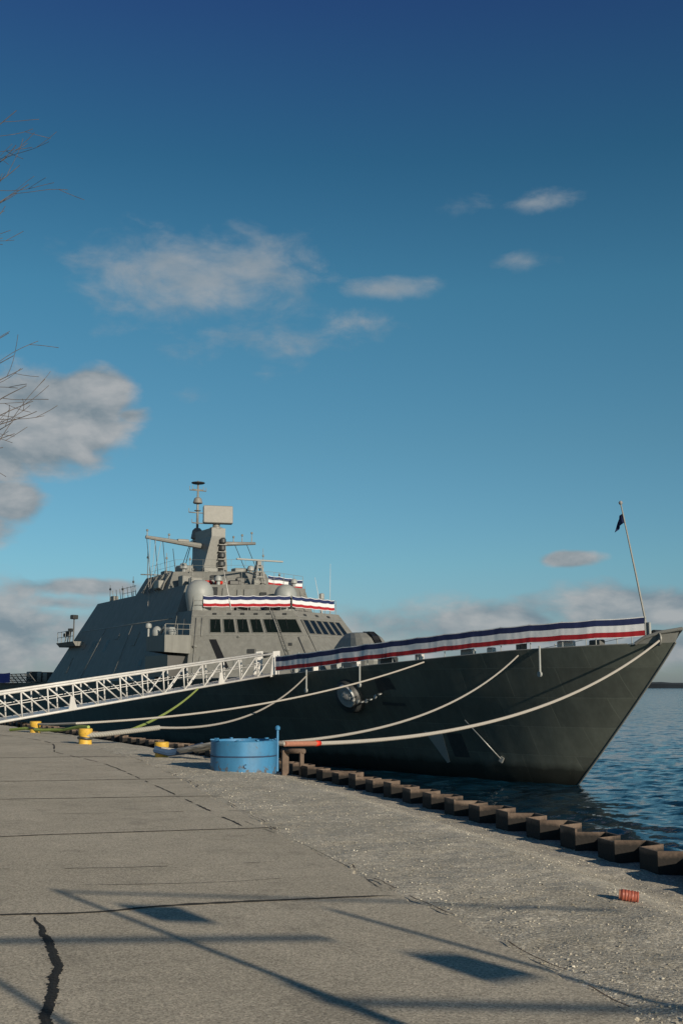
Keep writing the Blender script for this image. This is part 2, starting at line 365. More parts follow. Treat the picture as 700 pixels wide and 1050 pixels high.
def make_sky():
    w = bpy.data.worlds.new('World'); scn.world = w; w.use_nodes = True
    nt = w.node_tree; L = nt.links.new; nt.nodes.clear()
    out = nd(nt, 'ShaderNodeOutputWorld'); bg = nd(nt, 'ShaderNodeBackground'); L(bg.outputs[0], out.inputs[0])
    sky = nd(nt, 'ShaderNodeTexSky'); sky.sky_type = 'NISHITA'; sky.sun_disc = False
    sky.sun_elevation = R(SUN_EL); sky.sun_rotation = math.atan2(SX, SY)
    sky.air_density = 1.0; sky.dust_density = 0.6; sky.ozone_density = 2.0; sky.altitude = 0
    tc = nd(nt, 'ShaderNodeTexCoord'); sp = nd(nt, 'ShaderNodeSeparateXYZ'); L(tc.outputs['Generated'], sp.inputs[0])
    def mth(op, a, b=None, c=None, clamp=False):
        n = nd(nt, 'ShaderNodeMath', operation=op); n.use_clamp = clamp
        for i, q in enumerate((a, b, c)):
            if q is None: continue
            if isinstance(q, (int, float)): n.inputs[i].default_value = q
            else: L(q, n.inputs[i])
        return n.outputs[0]
    az = mth('ARCTAN2', sp.outputs[0], sp.outputs[1]); el = mth('ARCSINE', sp.outputs[2])
    # grade of the air by elevation: deep blue overhead, teal low down
    g = ramp(nt, SKYGRADE); L(mth('MULTIPLY', el, 1/R(60), clamp=True), g.inputs['Fac'])
    mul = nd(nt, 'ShaderNodeMix', data_type='RGBA', blend_type='MULTIPLY'); mul.inputs['Factor'].default_value = 1
    L(sky.outputs[0], mul.inputs[6]); L(g.outputs['Color'], mul.inputs[7])
    # clouds: soft ellipses in compass bearing and elevation, broken up by noise
    cv = nd(nt, 'ShaderNodeCombineXYZ'); L(az, cv.inputs[0]); L(el, cv.inputs[1])
    def nz(scale, det, rough, off=(0,0,0), dist=0.0):
        mp = nd(nt, 'ShaderNodeMapping'); mp.inputs['Location'].default_value = off; mp.inputs['Scale'].default_value = (1, 1.9, 1)
        L(cv.outputs[0], mp.inputs['Vector'])
        n = nd(nt, 'ShaderNodeTexNoise', ins={'Scale': scale, 'Detail': det, 'Roughness': rough, 'Distortion': dist}); L(mp.outputs[0], n.inputs['Vector'])
        return n.outputs['Fac']
    def blob(a, e, rx, ry, amp):
        x = mth('MULTIPLY', mth('SUBTRACT', az, a), 1/rx); y = mth('MULTIPLY', mth('SUBTRACT', el, e), 1/ry)
        q = mth('ADD', mth('MULTIPLY', x, x), mth('MULTIPLY', y, y))
        return mth('MULTIPLY', mth('SUBTRACT', 1.0, mth('SQRT', q)), amp)
    def from_px(u, v):
        x = (u-350)/FPX; y = (525-v)/FPX; T = R(PITCH)
        d = V(x, math.cos(T)-y*math.sin(T), math.sin(T)+y*math.cos(T)).normalized()
        return math.atan2(d.x, d.y), math.asin(d.z)
    def field(lst):
        f = None
        for (u, v, rx, ry, amp) in lst:
            a, e = from_px(u, v); q = blob(a, e, rx/FPX, ry/FPX, amp)
            f = q if f is None else mth('MAXIMUM', f, q)
        return mth('MAXIMUM', f, -1.0)
    n_f = nz(15, 10, .56, (0,0,0), .15); n_l = nz(15, 10, .56, (-.010, -.020, 0), .15); n_w = nz(17, 12, .60, (3,1,0), .25)
    col_in = mul.outputs[2]
    for lst, nn, k, lo, hi, op, light, dark in SKYCLOUDS(n_f, n_w):
        f = mth('ADD', field(lst), mth('MULTIPLY', mth('SUBTRACT', nn, .5), k))
        mr = nd(nt, 'ShaderNodeMapRange', interpolation_type='SMOOTHSTEP'); mr.inputs[1].default_value = lo; mr.inputs[2].default_value = hi
        mr.inputs[3].default_value = 0; mr.inputs[4].default_value = op; L(f, mr.inputs[0])
        sh = mth('MULTIPLY_ADD', mth('SUBTRACT', n_f, n_l), 3.2, .52, clamp=True)
        cm = nd(nt, 'ShaderNodeMix', data_type='RGBA'); L(sh, cm.inputs[0]); cm.inputs[6].default_value = (*dark, 1); cm.inputs[7].default_value = (*light, 1)
        mx = nd(nt, 'ShaderNodeMix', data_type='RGBA'); L(mr.outputs[0], mx.inputs[0]); L(col_in, mx.inputs[6]); L(cm.outputs[2], mx.inputs[7])
        col_in = mx.outputs[2]
    L(col_in, bg.inputs[0]); bg.inputs[1].default_value = 0.10
SKYGRADE = [(0.0,(.50,.62,.92)),(.05,(.48,.68,.90)),(.1,(.46,.74,.86)),(.2,(.42,.73,.78)),(.325,(.34,.74,.78)),(.43,(.22,.56,.66)),(.55,(.20,.38,.64)),(.75,(.12,.23,.40)),(1.0,(.06,.12,.22))]
def SKYCLOUDS(nf, nw):
    wispy = [(205,286,165,62,1.0), (262,278,95,44,1.0), (130,275,80,34,.8), (400,297,66,16,1.0), (372,330,56,22,.75), (250,345,90,34,.5), (555,208,46,14,.9), (540,268,44,13,.7), (190,404,34,12,.5), (265,382,34,12,.5), (475,212,30,12,.3)]
    solid = [(40,432,104,62,1.35), (-40,440,110,74,1.3), (95,408,52,38,1.1), (5,513,52,26,1.0), (-70,520,90,50,1.2), (583,573,40,11,.95), (90,602,80,12,.75), (130,425,26,12,.5)]
    bank = [(480,640,190,34,1.0), (650,625,170,36,1.1), (620,665,330,30,1.0), (900,640,300,60,1.2), (20,640,95,34,1.1), (-60,650,200,70,1.2), (60,618,75,14,.8), (95,675,120,24,.8)]
    return [(wispy, nw, 1.9, 0.05, 1.05, .80, (3.7,3.9,4.05), (2.5,3.05,3.5)),
            (bank, nf, 1.7, 0.05, .7, .90, (3.9,4.05,4.15), (1.8,2.35,2.8)),
            (solid, nf, 1.15, 0.0, .42, .95, (4.0,4.15,4.25), (2.0,2.5,2.85))]
make_sky()
vs = scn.view_settings; vs.view_transform = 'Standard'; vs.look = 'None'; vs.exposure = 0.0; vs.gamma = 1.0; vs.use_curve_mapping = False

# ------------------------------------------------------------------ ground, water
WATER = -2.9
DOCK = [(17.5,-30),(12,-12),(7.7,-2),(5.15,5.0),(3.95,10.0),(3.42,12.78),(2.0,17.6),(0.55,22.2),(-1.12,26.6),(-3.77,32.9),(-8.2,41.6),(-14.6,53.6),(-30.6,83.4),(-84,183),(-300,585)]
EDGE = [(6.3,-30),(4.2,-8),(2.6,2.0),(1.52,6.28),(0.66,9.28),(-0.05,11.4),(-0.9,14.3),(-2.6,20.2),(-3.3,22.6),(-5.3,28.4),(-10.75,41.6),(-17.5,54),(-34,84),(-88,184),(-304,586)]
def smooth(poly, step=0.25):
    out = []
    for i in range(len(poly)-1):
        p0 = Vector(poly[max(i-1,0)]); p1 = Vector(poly[i]); p2 = Vector(poly[i+1]); p3 = Vector(poly[min(i+2,len(poly)-1)])
        n = max(2, min(400, int((p2-p1).length/step)))
        d = (p2-p1).length
        m1 = (p2-p0).normalized()*d; m2 = (p3-p1).normalized()*d
        for j in range(n):
            t = j/n
            out.append(p1*(2*t**3-3*t*t+1) + m1*(t**3-2*t*t+t) + p2*(-2*t**3+3*t*t) + m2*(t**3-t*t))
    out.append(Vector(poly[-1]))
    return out
def xat(poly):
    pts = smooth(poly, 1.0)
    def f(y):
        for a, b in zip(pts, pts[1:]):
            if a.y <= y <= b.y: return a.x + (b.x-a.x)*(y-a.y)/max(1e-9, b.y-a.y)
        return pts[-1].x if y > pts[-1].y else pts[0].x
    return f
dock_x = xat(DOCK); edge_x = xat(EDGE)
# paved quay: one sheet, its right edge ragged where the slabs have broken away
ys = [-30 + i*0.5 for i in range(60)] + [i*0.06 for i in range(0, 500)] + [30 + i*0.4 for i in range(75)] + [60*1.06**i for i in range(38)]
ys = sorted(set(ys))
def ragged(y):
    return edge_x(y) + .10*mnoise.noise(V(y*1.1, 3, 0)) + .05*mnoise.noise(V(y*4.5, 7, 0)) + .025*mnoise.noise(V(y*14, 1, 0))
b = MB(); P = []; F = []
for i, y in enumerate(ys):
    e = ragged(y)
    P += [(-420, y, 0), (e-14, y, 0), (e-3, y, 0), (e-.012, y, 0), (e, y, -.008), (e+.02, y, -.07)]
for i in range(len(ys)-1):
    for j in range(5): F.append((i*6+j, i*6+j+1, (i+1)*6+j+1, (i+1)*6+j))
b.add(P, F); tag(b.build('pavement', M_['concrete']), kind='structure')
# gravel strip sloping down to the sheet piles
def gz(x, y, e, d):
    t = (x-e)/max(.3, d-e)
    z = -.014 - .05*t
    k = min(1, max(0, (x-(d-1.75)))/1.15)
    z -= .22*(k*k*(3-2*k))
    a = min(1, max(0, (x-e)/.25))
    z += a*(.020*mnoise.noise(V(x*1.3, y*1.3, 0)) + .013*mnoise.noise(V(x*4.3, y*4.3, 5)) + .007*mnoise.noise(V(x*13, y*13, 9)))
    return z
b = MB(); P = []; F = []; NX = 64
gy = [-30 + i for i in range(28)] + [-2 + i*.055 for i in range(640)] + [33.2 + i*.3 for i in range(90)] + [60.2*1.06**i for i in range(38)]
for y in gy:
    e = edge_x(y)-.25; d = dock_x(y)+.42
    for j in range(NX+1):
        x = e + (d-e)*j/NX
        P.append((x, y, gz(x, y, edge_x(y), dock_x(y)) if x > edge_x(y)-.04 else -.03))
for i in range(len(gy)-1):
    for j in range(NX): F.append((i*(NX+1)+j, i*(NX+1)+j+1, (i+1)*(NX+1)+j+1, (i+1)*(NX+1)+j))
b.add(P, F, 0, True); tag(b.build('gravel_strip', M_['gravel'], ang=80), kind='structure')
# loose stones
def stones(n, ylo, yhi, s0, s1, near):
    b = MB(); ico = [V(*p).normalized() for p in ((1,0,.3),(-1,0,.2),(0,1,.1),(0,-1,.3),(.2,.2,1),(-.1,0,-1))]
    fc = [(0,2,4),(2,1,4),(1,3,4),(3,0,4),(2,0,5),(1,2,5),(3,1,5),(0,3,5)]
    for _ in range(n):
        y = ylo + (yhi-ylo)*rnd.random()**1.6
        e = edge_x(y); d = dock_x(y)
        t = rnd.random()
        if near: t = rnd.choice((abs(rnd.gauss(0,.09)), 1-abs(rnd.gauss(0,.17)), rnd.random()))
        if not 0 <= t < .97: continue
        x = e+.05+(d-e-.1)*t
        s = s0 + (s1-s0)*rnd.random()**3
        z = gz(x, y, e, d) + s*.22
        M = Matrix.Rotation(rnd.random()*6.28, 3, 'Z') @ Matrix.Rotation(rnd.random()*.8, 3, 'X')
        sc = (s*rnd.uniform(.7,1.3), s*rnd.uniform(.6,1), s*rnd.uniform(.4,.75))
        b.add([V(x,y,z) + M @ V(p.x*sc[0]*rnd.uniform(.8,1.2), p.y*sc[1]*rnd.uniform(.8,1.2), p.z*sc[2]) for p in ico], fc)
    return b
b = stones(11000, 5.3, 30, .003, .014, False); b2 = stones(2200, 5.3, 26, .003, .018, True)
b.add(b2.v, b2.f)
tag(b.build('gravel_stones', M_['stone']), 'loose pale stones strewn over the gravel strip', 'gravel', kind='stuff')

def px_ground(u, v):
    x = (u-350)/FPX; y = (525-v)/FPX; T = R(PITCH); d = V(x, math.cos(T)-y*math.sin(T), math.sin(T)+y*math.cos(T)); t = -EYE/d.z
    return (d.x*t, d.y*t)
# cracks, joints and the dirt line along the broken slab edge: thin ragged ribbons
def ribbon(pts, w, z, seed, wob=.03, gap=0.0):
    b = MB(); pts = smooth(pts, .05); P = []; n = len(pts)
    for i, p in enumerate(pts):
        t = (pts[min(i+1,n-1)]-pts[max(i-1,0)]).normalized(); nn = V(-t.y, t.x)
        o = wob*mnoise.noise(V(i*.09, seed, 0)) + wob*.5*mnoise.noise(V(i*.33, seed, 4))
        ww = w*(.65 + .9*abs(mnoise.noise(V(i*.21, seed, 9))) + .35*mnoise.noise(V(i*.9, seed, 2)))
        taper = min(1, i/6+.1, (n-1-i)/6+.1)
        ww = max(.002, ww*taper)
        P += [(p.x+nn.x*(o-ww/2), p.y+nn.y*(o-ww/2), z), (p.x+nn.x*(o+ww/2), p.y+nn.y*(o+ww/2), z)]
    F = []
    for i in range(n-1):
        if gap and mnoise.noise(V(i*.06, seed, 13)) > gap: continue
        F.append((2*i, 2*i+1, 2*i+3, 2*i+2))
    b.add(P, F); return b
cp = smooth([px_ground(*q) for q in ((36,941),(45,957),(57,982),(59,993),(54,1011),(54,1025),(46,1039),(48,1052),(60,1090))], .012)
b = MB(); P = []; F = []; n = len(cp)
for i, q in enumerate(cp):
    t = (cp[min(i+1,n-1)]-cp[max(i-1,0)]).normalized(); nn = V(-t.y, t.x); f = min(1, .25+i/(n*.28))
    def jag(sd): return (.030 + .016*mnoise.noise(V(i*.11, sd, 0)) + .013*mnoise.noise(V(i*.37, sd, 3)) + .009*mnoise.noise(V(i*.95, sd, 6)))*f
    o = .018*mnoise.noise(V(i*.05, 4, 1))
    l, r_ = max(.004, jag(11)), max(.004, jag(27))
    P += [(q.x+nn.x*(o-l), q.y+nn.y*(o-l), .002), (q.x+nn.x*o, q.y+nn.y*o, .006+.003*mnoise.noise(V(i*.4,1,1))), (q.x+nn.x*(o+r_), q.y+nn.y*(o+r_), .002)]
for i in range(n-1):
    for j in range(2): F.append((i*3+j, i*3+j+1, i*3+j+4, i*3+j+3))
b.add(P, F)
for _ in range(330):
    q = cp[int((n-1)*rnd.random()**.7)]; a = rnd.random()*6.28; d_ = abs(rnd.gauss(0,.035)); r0 = .003+.008*rnd.random()**2
    c = V(q.x+math.cos(a)*d_, q.y+math.sin(a)*d_*.7, .0035)
    b.add([c+V(r0*math.cos(k*1.257)*rnd.uniform(.6,1.2), r0*math.sin(k*1.257)*rnd.uniform(.6,1.2), .0005*k) for k in range(5)], [(0,1,2,3,4)])
tag(b.build('tar_crack', M_['tar']), kind='structure')
jb = MB()
for k, (pts, w, gap) in enumerate([([(-9,7.4),(-5,8.45),(-2.56,8.88),(-1.8,9.0),(-1.38,9.23),(-.8,9.4),(.42,9.68)], .075, 0), ([(-12,10.4),(-3.88,13.34),(-.94,14.15),(-.62,14.24)], .06, 0),
        ([(-15,16.5),(-5.4,17.6),(-2.7,18.05),(-1.75,18.2)], .06, 0), ([(-15,19.5),(-5.9,20.9),(-3.9,21.3),(-2.75,21.5)], .07, 0), ([(-15,25.5),(-8,27.6),(-4.6,28.4)], .08, 0),
        ([(-15,32.5),(-11,34.2),(-7.4,35.0)], .05, .3), ([(-3.4,11.0),(-1.9,11.15),(-.6,11.5)], .018, .1), ([(-2.3,10.15),(-1.1,10.3),(-.35,10.6)], .012, .15), ([(-4,15.6),(-2.4,15.9),(-1.1,16.1)], .02, .1),
        ([(-1.4,15.3),(-.95,14.1),(-.35,12.5),(.12,10.9),(.35,9.9)], .010, .05), ([(-7.4,30),(-5.2,25.5),(-3.5,20.9),(-2.2,17.2),(-1.2,14.3)], .035, .05),([(-16,46),(-12,40.5),(-8.9,35.2),(-7.4,30)], .05, .1)]):
    r = ribbon(pts, w, .004, 20+k, .02, gap); jb.add(r.v, r.f)
tag(jb.build('pavement_joints', M_['joint']), kind='structure')
eb = MB()
for k in range(1):
    pts = [(ragged(y)+.05+.05*k, y) for y in [3+i*.3 for i in range(110)]]
    r = ribbon(pts, .020 if k == 0 else .03, .006-.010*k, 60+k, .045, -.03); eb.add(r.v, r.f)
tag(eb.build('slab_edge_soil', M_['soil']), kind='structure')

# lake
import numpy as np
rr = [6.0]
while rr[-1] < 9000: rr.append(rr[-1]*(1.009 if rr[-1] < 320 else 1.05))
aa = [R(a) for a in list(np.arange(-100, -32, 2.5)) + list(np.arange(-32, 40, .14)) + list(np.arange(40, 112, 2.5))]
rA = np.array(rr); aA = np.array(aa)
X = rA[:,None]*np.sin(aA)[None,:]; Y = rA[:,None]*np.cos(aA)[None,:]; Z = np.zeros_like(X)
for i in range(34):
    lam = .55 + 1.9*rnd.random()**1.3; th = R(215) + rnd.gauss(0, .6)
    res = 1/(1 + (rA*.009*2.6/lam)**4)            # drop waves the mesh cannot carry
    Z += (.0092*lam)*res[:,None]*np.sin(2*math.pi/lam*(math.cos(th)*X + math.sin(th)*Y) + rnd.random()*6.28)
Z = np.where(Z > 0, Z*1.25, Z*.85) + WATER
n_, k_ = X.shape
co_ = np.stack([X, Y, Z], -1).reshape(-1, 3)
ii = (np.arange(n_-1)[:,None]*k_ + np.arange(k_-1)[None,:]).reshape(-1)
fc = np.stack([ii, ii+1, ii+k_+1, ii+k_], -1)
me = bpy.data.meshes.new('lake_water'); me.from_pydata(co_.tolist(), [], fc.tolist()); me.materials.append(M_['water'])
me.polygons.foreach_set('use_smooth', [True]*len(me.polygons)); me.update(); 
if me.polygons[0].normal.z < 0: me.flip_normals()
wo = bpy.data.objects.new('lake_water', me); col.objects.link(wo); tag(wo, kind='structure')
b = MB(); P = []; F = []
for i in range(361):
    a = R(-90) + R(180)*i/360; dist = 2300 + 300*math.sin(i*.05)
    h = 9 + 5*mnoise.noise(V(i*.07, 0, 0)) + 2.5*mnoise.noise(V(i*.6, 2, 0))
    x, y = math.sin(a), math.cos(a)
    P += [(x*dist, y*dist, WATER-.5), (x*(dist+8), y*(dist+8), WATER+h*.7), (x*(dist+40), y*(dist+40), WATER+h), (x*(dist+160), y*(dist+160), WATER+h*.6)]
for i in range(360):
    for j in range(3): F.append((i*4+j, i*4+j+1, (i+1)*4+j+1, (i+1)*4+j))
b.add(P, F, 0, True); tag(b.build('far_shore', M_['shore']), kind='structure')

# ------------------------------------------------------------------ sheet pile wall
dpts = smooth([(x, y) for x, y in DOCK if 0 <= y <= 90] , .1)
def arclen(pts):
    s = [0]
    for a, c in zip(pts, pts[1:]): s.append(s[-1] + (c-a).length)
    return s
dl = arclen(dpts)
def dock_at(s):
    lo = 0
    import bisect
    i = max(1, min(len(dl)-1, bisect.bisect_left(dl, s)))
    a, c = dpts[i-1], dpts[i]; t = (s-dl[i-1])/max(1e-9, dl[i]-dl[i-1])
    p = a.lerp(c, t); d = (c-a).normalized()
    return p, d, V(d.y, -d.x)     # right-hand normal = towards the water
wall = empty('sheet_pile_wall', (*dock_at(0)[0], WATER))
tag(wall, 'rusty corrugated steel sheet pile wall edging the gravel above the lake', 'quay wall')
PITCHL = .96; s = 0.0
while s < 62:
    b = MB(); prof = []
    top = -.035 + .055*mnoise.noise(V(s*2.1, 0, 0)) + .02*rnd.uniform(-1,1)
    for ds, off in ((0,-.15),(.40,-.15),(.52,.19),(.84,.19),(.96,-.15)):
        p, d, nn = dock_at(s+ds-(.003 if ds == .96 else 0)); prof.append((p, nn, off))
    ring = []
    for th in (0, .028):
        for z in (WATER-.6, top):
            ring.append([V(p.x+nn.x*(off+th), p.y+nn.y*(off+th), z) - wall.location for p, nn, off in prof])
    n = 5
    Pv = [q for r_ in ring for q in r_]; Fv = []
    for j in range(n-1):
        Fv += [(j, j+1, n+j+1, n+j), (2*n+j, 3*n+j, 3*n+j+1, 2*n+j+1), (n+j, n+j+1, 3*n+j+1, 3*n+j), (j, 2*n+j, 2*n+j+1, j+1)]
    Fv += [(0, n, 3*n, 2*n), (n-1, 3*n-1, 4*n-1, 2*n-1)]
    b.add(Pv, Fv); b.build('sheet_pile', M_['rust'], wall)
    s += PITCHL

# ------------------------------------------------------------------ the warship
SHIP = V(14.25, 48.6, WATER)
ANG = math.atan2(635, FPX/math.cos(R(PITCH)))
AFT = V(-math.sin(ANG), math.cos(ANG), 0); PORT = V(math.cos(ANG), math.sin(ANG), 0)
RZ = math.atan2(-AFT.y, -AFT.x)
def W(s, y, z): return SHIP + AFT*s + PORT*y + V(0,0,z)       # ship station -> world
def L_(s, y, z): return V(-s, y, z)                            # ship station -> ship's own axes
ship = empty('warship', SHIP, RZ)
tag(ship, 'grey naval warship with faceted bridge and radar mast moored beyond the sheet piles', 'warship')
def lerp(a, b, t): return a + (b-a)*t
def sheer(s):
    pts = [(0,6.42),(1.5,6.36),(7,6.18),(13,5.82),(19,5.46),(25,5.16),(33,5.0),(60,4.9),(118,4.85)]
    for (a, za), (c, zc) in zip(pts, pts[1:]):
        if s <= c: return lerp(za, zc, max(0,(s-a))/(c-a))
    return pts[-1][1]
def hw_deck(u):
    n = 1.5*(1-math.exp(-u/2.3))
    if u < 45: return 7.2*(1-(1-u/45)**2) + n
    return 7.2 + n
def hw_wl(u):
    n = 1.15*(1-math.exp(-u/2.3))
    if u < 52: return 6.5*(1-(1-u/52)**1.45) + n
    return 6.5 + n
def stem(t): return 6.75*(max(0,1-t)**1.03) + .12*t
def hull_pt(u, t, side):
    """u: metres aft of the stem at this height; t: 0 waterline .. 1 deck edge"""
    s = stem(t) + u*(118-stem(t))/118
    f = t**1.15 if t > 0 else 0
    hw = lerp(hw_wl(u), hw_deck(u), f)
    # knuckle two thirds up the side
    hw += .10*math.exp(-((t-.68)/.12)**2)*min(1, u/8)
    z = sheer(s)*t
    if t < 0: z = t*3.0; hw = hw_wl(u)*(1+.25*t)
    return L_(s, side*hw, z)
US = [0,.25,.6,1,1.6,2.3,3.2,4.2,5.5,7,8.5,10,12,14,16,18.5,21,24,27,30,34,38,42,46,50,56,62,70,80,90,100,110,118]
TS = [-.4,-.15,0,.08,.17,.26,.35,.44,.53,.61,.68,.75,.83,.92,1.0]
b = MB()
for side in (-1, 1):
    b.loft([[hull_pt(u, t, side if u > 0 else 0) for u in US] for t in TS], False, False, 0, True)
# transom
b.loft([[hull_pt(118, t, -1), hull_pt(118, t, 1)] for t in TS], False, False, 0)
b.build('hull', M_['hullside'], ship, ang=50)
# stem bar
b = MB(); b.tube([hull_pt(0, t, 0)+V(.01,0,0) for t in TS], .045, 8)
b.build('stem_bar', M_['gear'], ship)
# decks
b = MB()
DU = [.9] + [u for u in US if u > 1]
b.loft([[hull_pt(u, 1, side) + V(0, -side*.01, -.015) for u in [0.05]+US[1:]] for side in (-1, 1)], False, False, 0)
b.build('main_deck', M_['deck'], ship)
# deck-edge strip: low plate standing above the sheer line
for side in (-1, 1):
    b = MB()
    b.tube([hull_pt(u, 1, side)+V(0,-side*.03,.02) for u in US if 1.0 < u < 74], .035, 6)
    b.build('gunwale_bar', M_['gear'], ship)

# bow bulwark with rolled lip and bullnose opening
b = MB()
for side in (-1, 1):
    lo = []; hi = []; li = []
    for i in range(12):
        u = i/11*1.3
        p = hull_pt(u, 1, side if u > 0 else 0); h = .60*(1-(u/1.3))**.6
        lo.append(p); hi.append(p + V(.30*(1-u/1.3), side*.06*min(1,u*2), h)); li.append(hi[-1] + V(-.10, -side*.10*min(1,u*2), -.03))
    b.loft([lo, hi], False, False, 0, True); b.loft([hi, li], False, False, 0, True)
    b.loft([[p+V(-.03,-side*.05*min(1,i*.4),0) for i, p in enumerate(lo)], [p+V(-.02,0,-.02) for p in li]], False, False, 0, True)
b.build('bow_bulwark', M_['gear'], ship, ang=60)
b = MB()
b.tube([hull_pt(1.3,1,-1)+V(0,0,.02), hull_pt(1.0,1,-1)+V(.07,-.05,.25), hull_pt(.5,1,-1)+V(.18,-.05,.45), hull_pt(.12,1,-1)+V(.34,0,.53), hull_pt(0,1,0)+V(.40,0,.56),
        hull_pt(.12,1,1)+V(.34,0,.53), hull_pt(.5,1,1)+V(.18,.05,.45), hull_pt(1.0,1,1)+V(.07,.05,.25), hull_pt(1.3,1,1)+V(0,0,.02)], .08, 8)
b.build('bulwark_lip', M_['gear'], ship)
b = MB(); M = Matrix.Rotation(R(90), 4, 'X')
b.lathe([(.2,-.03),(.30,-.03),(.30,.03),(.2,.03)], tuple(hull_pt(.55,1,-1)+V(.10,-.035,.17)), 18, 0, Matrix.Rotation(R(-20),4,'Z') @ M)
b.lathe([(.0001,-.01),(.22,-.01),(.22,.02),(.0001,.02)], tuple(hull_pt(.55,1,-1)+V(.10,-.045,.17)), 18, 1, Matrix.Rotation(R(-20),4,'Z') @ M)
b.build('bow_chock', [M_['gear'], M_['black']], ship)
# jackstaff
b = MB()
b.tube([L_(1.62,0,6.35), L_(2.4,0,9.7), L_(3.15,0,12.78)], [.05,.042,.03], 8)
b.lathe([(.001,-.1),(.07,-.07),(.1,0),(.07,.07),(.001,.1)], tuple(L_(3.17,0,12.86)), 12, 1)
b.lathe([(.12,0),(.12,.03),(.06,.03),(.06,.12)], tuple(L_(1.62,0,6.36)), 12, 0)
b.tube([L_(1.65,0,7.1), L_(2.2,0,6.4)], .02, 6)
st = b.build('jackstaff', [M_['gear'], M_['alu']], ship)
b = MB(); b.box(tuple(L_(1.2,-.55,6.85)), (.40,.12,.90), 0, 0, 0, 0, .03)
b.build('deck_locker', M_['dome'], ship)
b = MB()
b.box(tuple(L_(1.0,.25,6.72)), (.35,.08,.5), R(25), 0); b.box(tuple(L_(1.0,-.05,6.66)), (.16,.16,.3), R(15), 1)
b.build('fairlead', [M_['dark'], M_['white']], ship)
b = MB(); b.lathe([(.16,-.35),(.2,-.33),(.2,.33),(.16,.35)], tuple(L_(.95,-.1,6.78)), 14, 0, Matrix.Rotation(R(90),4,'X')); b.box(tuple(L_(1.2,-.28,6.62)), (.5,.1,.5), R(30), 0, 0, R(25)); b.build('bow_shade_filler', M_['dark'], ship)  # dark plate and drum added, their colour standing for the shaded bulwark inside

# faceted superstructure, mirrored port and starboard
def block(bot, z0, top, z1, name, mat, par=ship):
    b = MB(); b.loft([[L_(s, y, z0) for s, y in bot], [L_(s, y, z1) for s, y in top]], True, True, 0)
    return b.build(name, mat, par)
LB = [(73.2,-8.5),(36.3,-8.4),(32.1,0),(36.05,7.2),(73.2,8.5)]; LT = [(69.0,-6.45),(40.56,-6.42),(37.35,0),(40.2,5.2),(69.0,6.45)]
house = block(LB, 4.88, LT, 9.9, 'lower_deckhouse', M_['ship'])
mid = block([(69.0,-6.44),(43.7,-6.44),(40.0,0),(42.4,4.2),(69.0,6.44)], 9.9, [(67.2,-5.55),(44.2,-5.55),(41.0,0),(43.2,3.8),(67.2,5.55)], 12.05, 'middle_deckhouse', M_['ship'])
upper = block([(56.2,-5.54),(48.2,-5.54),(45.0,0),(46.6,2.8),(56.2,5.54)], 12.05, [(55.3,-4.95),(48.7,-4.95),(45.8,0),(47.1,2.3),(55.3,4.95)], 13.45, 'upper_deckhouse', M_['ship'])
def facet(i, t, z, out=0.0):
    """point on lower deckhouse facet: 1 starboard front, 2 port front, 0 starboard side"""
    k = (z-4.88)/(9.9-4.88)
    a = [lerp(LB[i][c], LT[i][c], k) for c in (0,1)]; d = [lerp(LB[i+1][c], LT[i+1][c], k) for c in (0,1)]
    p = L_(lerp(a[0], d[0], t), lerp(a[1], d[1], t), z)
    if out:
        q0 = L_(*LB[i], 4.88); q1 = L_(*LB[i+1], 4.88); q2 = L_(*LT[i], 9.9)
        nn = (q1-q0).cross(q2-q0).normalized()
        c0 = L_(50, 0, 7)
        if nn.dot(p-c0) < 0: nn = -nn
        p = p + nn*out
    return p
def window(i, t0, t1, z0, z1, par, sl=0.0, fw=.07):
    g = MB(); q = [facet(i,t0,z0,.012), facet(i,t1,z0,.012), facet(i,t1+sl,z1,.012), facet(i,t0+sl,z1,.012)]
    nn = (facet(i,t0,z0,.03)-facet(i,t0,z0,.012)).normalized()
    g.loft([[p-nn*.03 for p in q], q], True, True, 0)
    w = g.build('bridge_window', M_['glass'], par)
    fr = MB()
    for a, c in ((0,1),(1,2),(2,3),(3,0)):
        fr.tube([q[a]+nn*.015, q[c]+nn*.015], fw*.55, 4)
    fr.build('frame', M_['gear'], w)
    return w
for t0, t1 in ((.172,.272),(.297,.397),(.422,.522),(.547,.647),(.672,.772),(.80,.985)):
    window(1, t0, t1, 8.22, 9.24, ship, 0, .05)
for k in range(6):
    t0 = .10 + k*.132
    window(2, t0, t0+.108, 8.18, 9.24, ship, 0, .045)
# trim lines along the bridge front
for i in (1, 2):
    b = MB()
    for z, h in ((9.46,.05),(8.05,.035)):
        b.loft([[facet(i,.012,z-h,.03), facet(i,.988,z-h,.03), facet(i,.988,z+h,.03), facet(i,.012,z+h,.03)], [facet(i,.012,z-h,-.01), facet(i,.988,z-h,-.01), facet(i,.988,z+h,-.01), facet(i,.012,z+h,-.01)]], True, True, 0)
    b.build('trim_strip', M_['gear'], ship)
# black slanting strip below the windows
b = MB(); q = [facet(1,.255,5.7,.02), facet(1,.315,5.7,.02), facet(1,.225,7.75,.02), facet(1,.165,7.75,.02)]
nn = (facet(1,.3,6,.05)-facet(1,.3,6,.02)).normalized()
b.loft([[p-nn*.03 for p in q], q], True, True, 0); b.build('black_chute', M_['black'], ship)
# small fittings on the bridge front
for t, z, sz in ((.62,6.6,.35),(.80,7.0,.22),(.88,6.4,.4),(.42,7.9,.12),(.05,7.2,.2)):
    b = MB(); p = facet(1,t,z,.08); b.box(tuple(p), (.16,sz*1.3,sz), R(25), 0, 0, R(-40), .02); b.build('wall_fitting', M_['gear'] if sz < .3 else M_['dark'], ship)
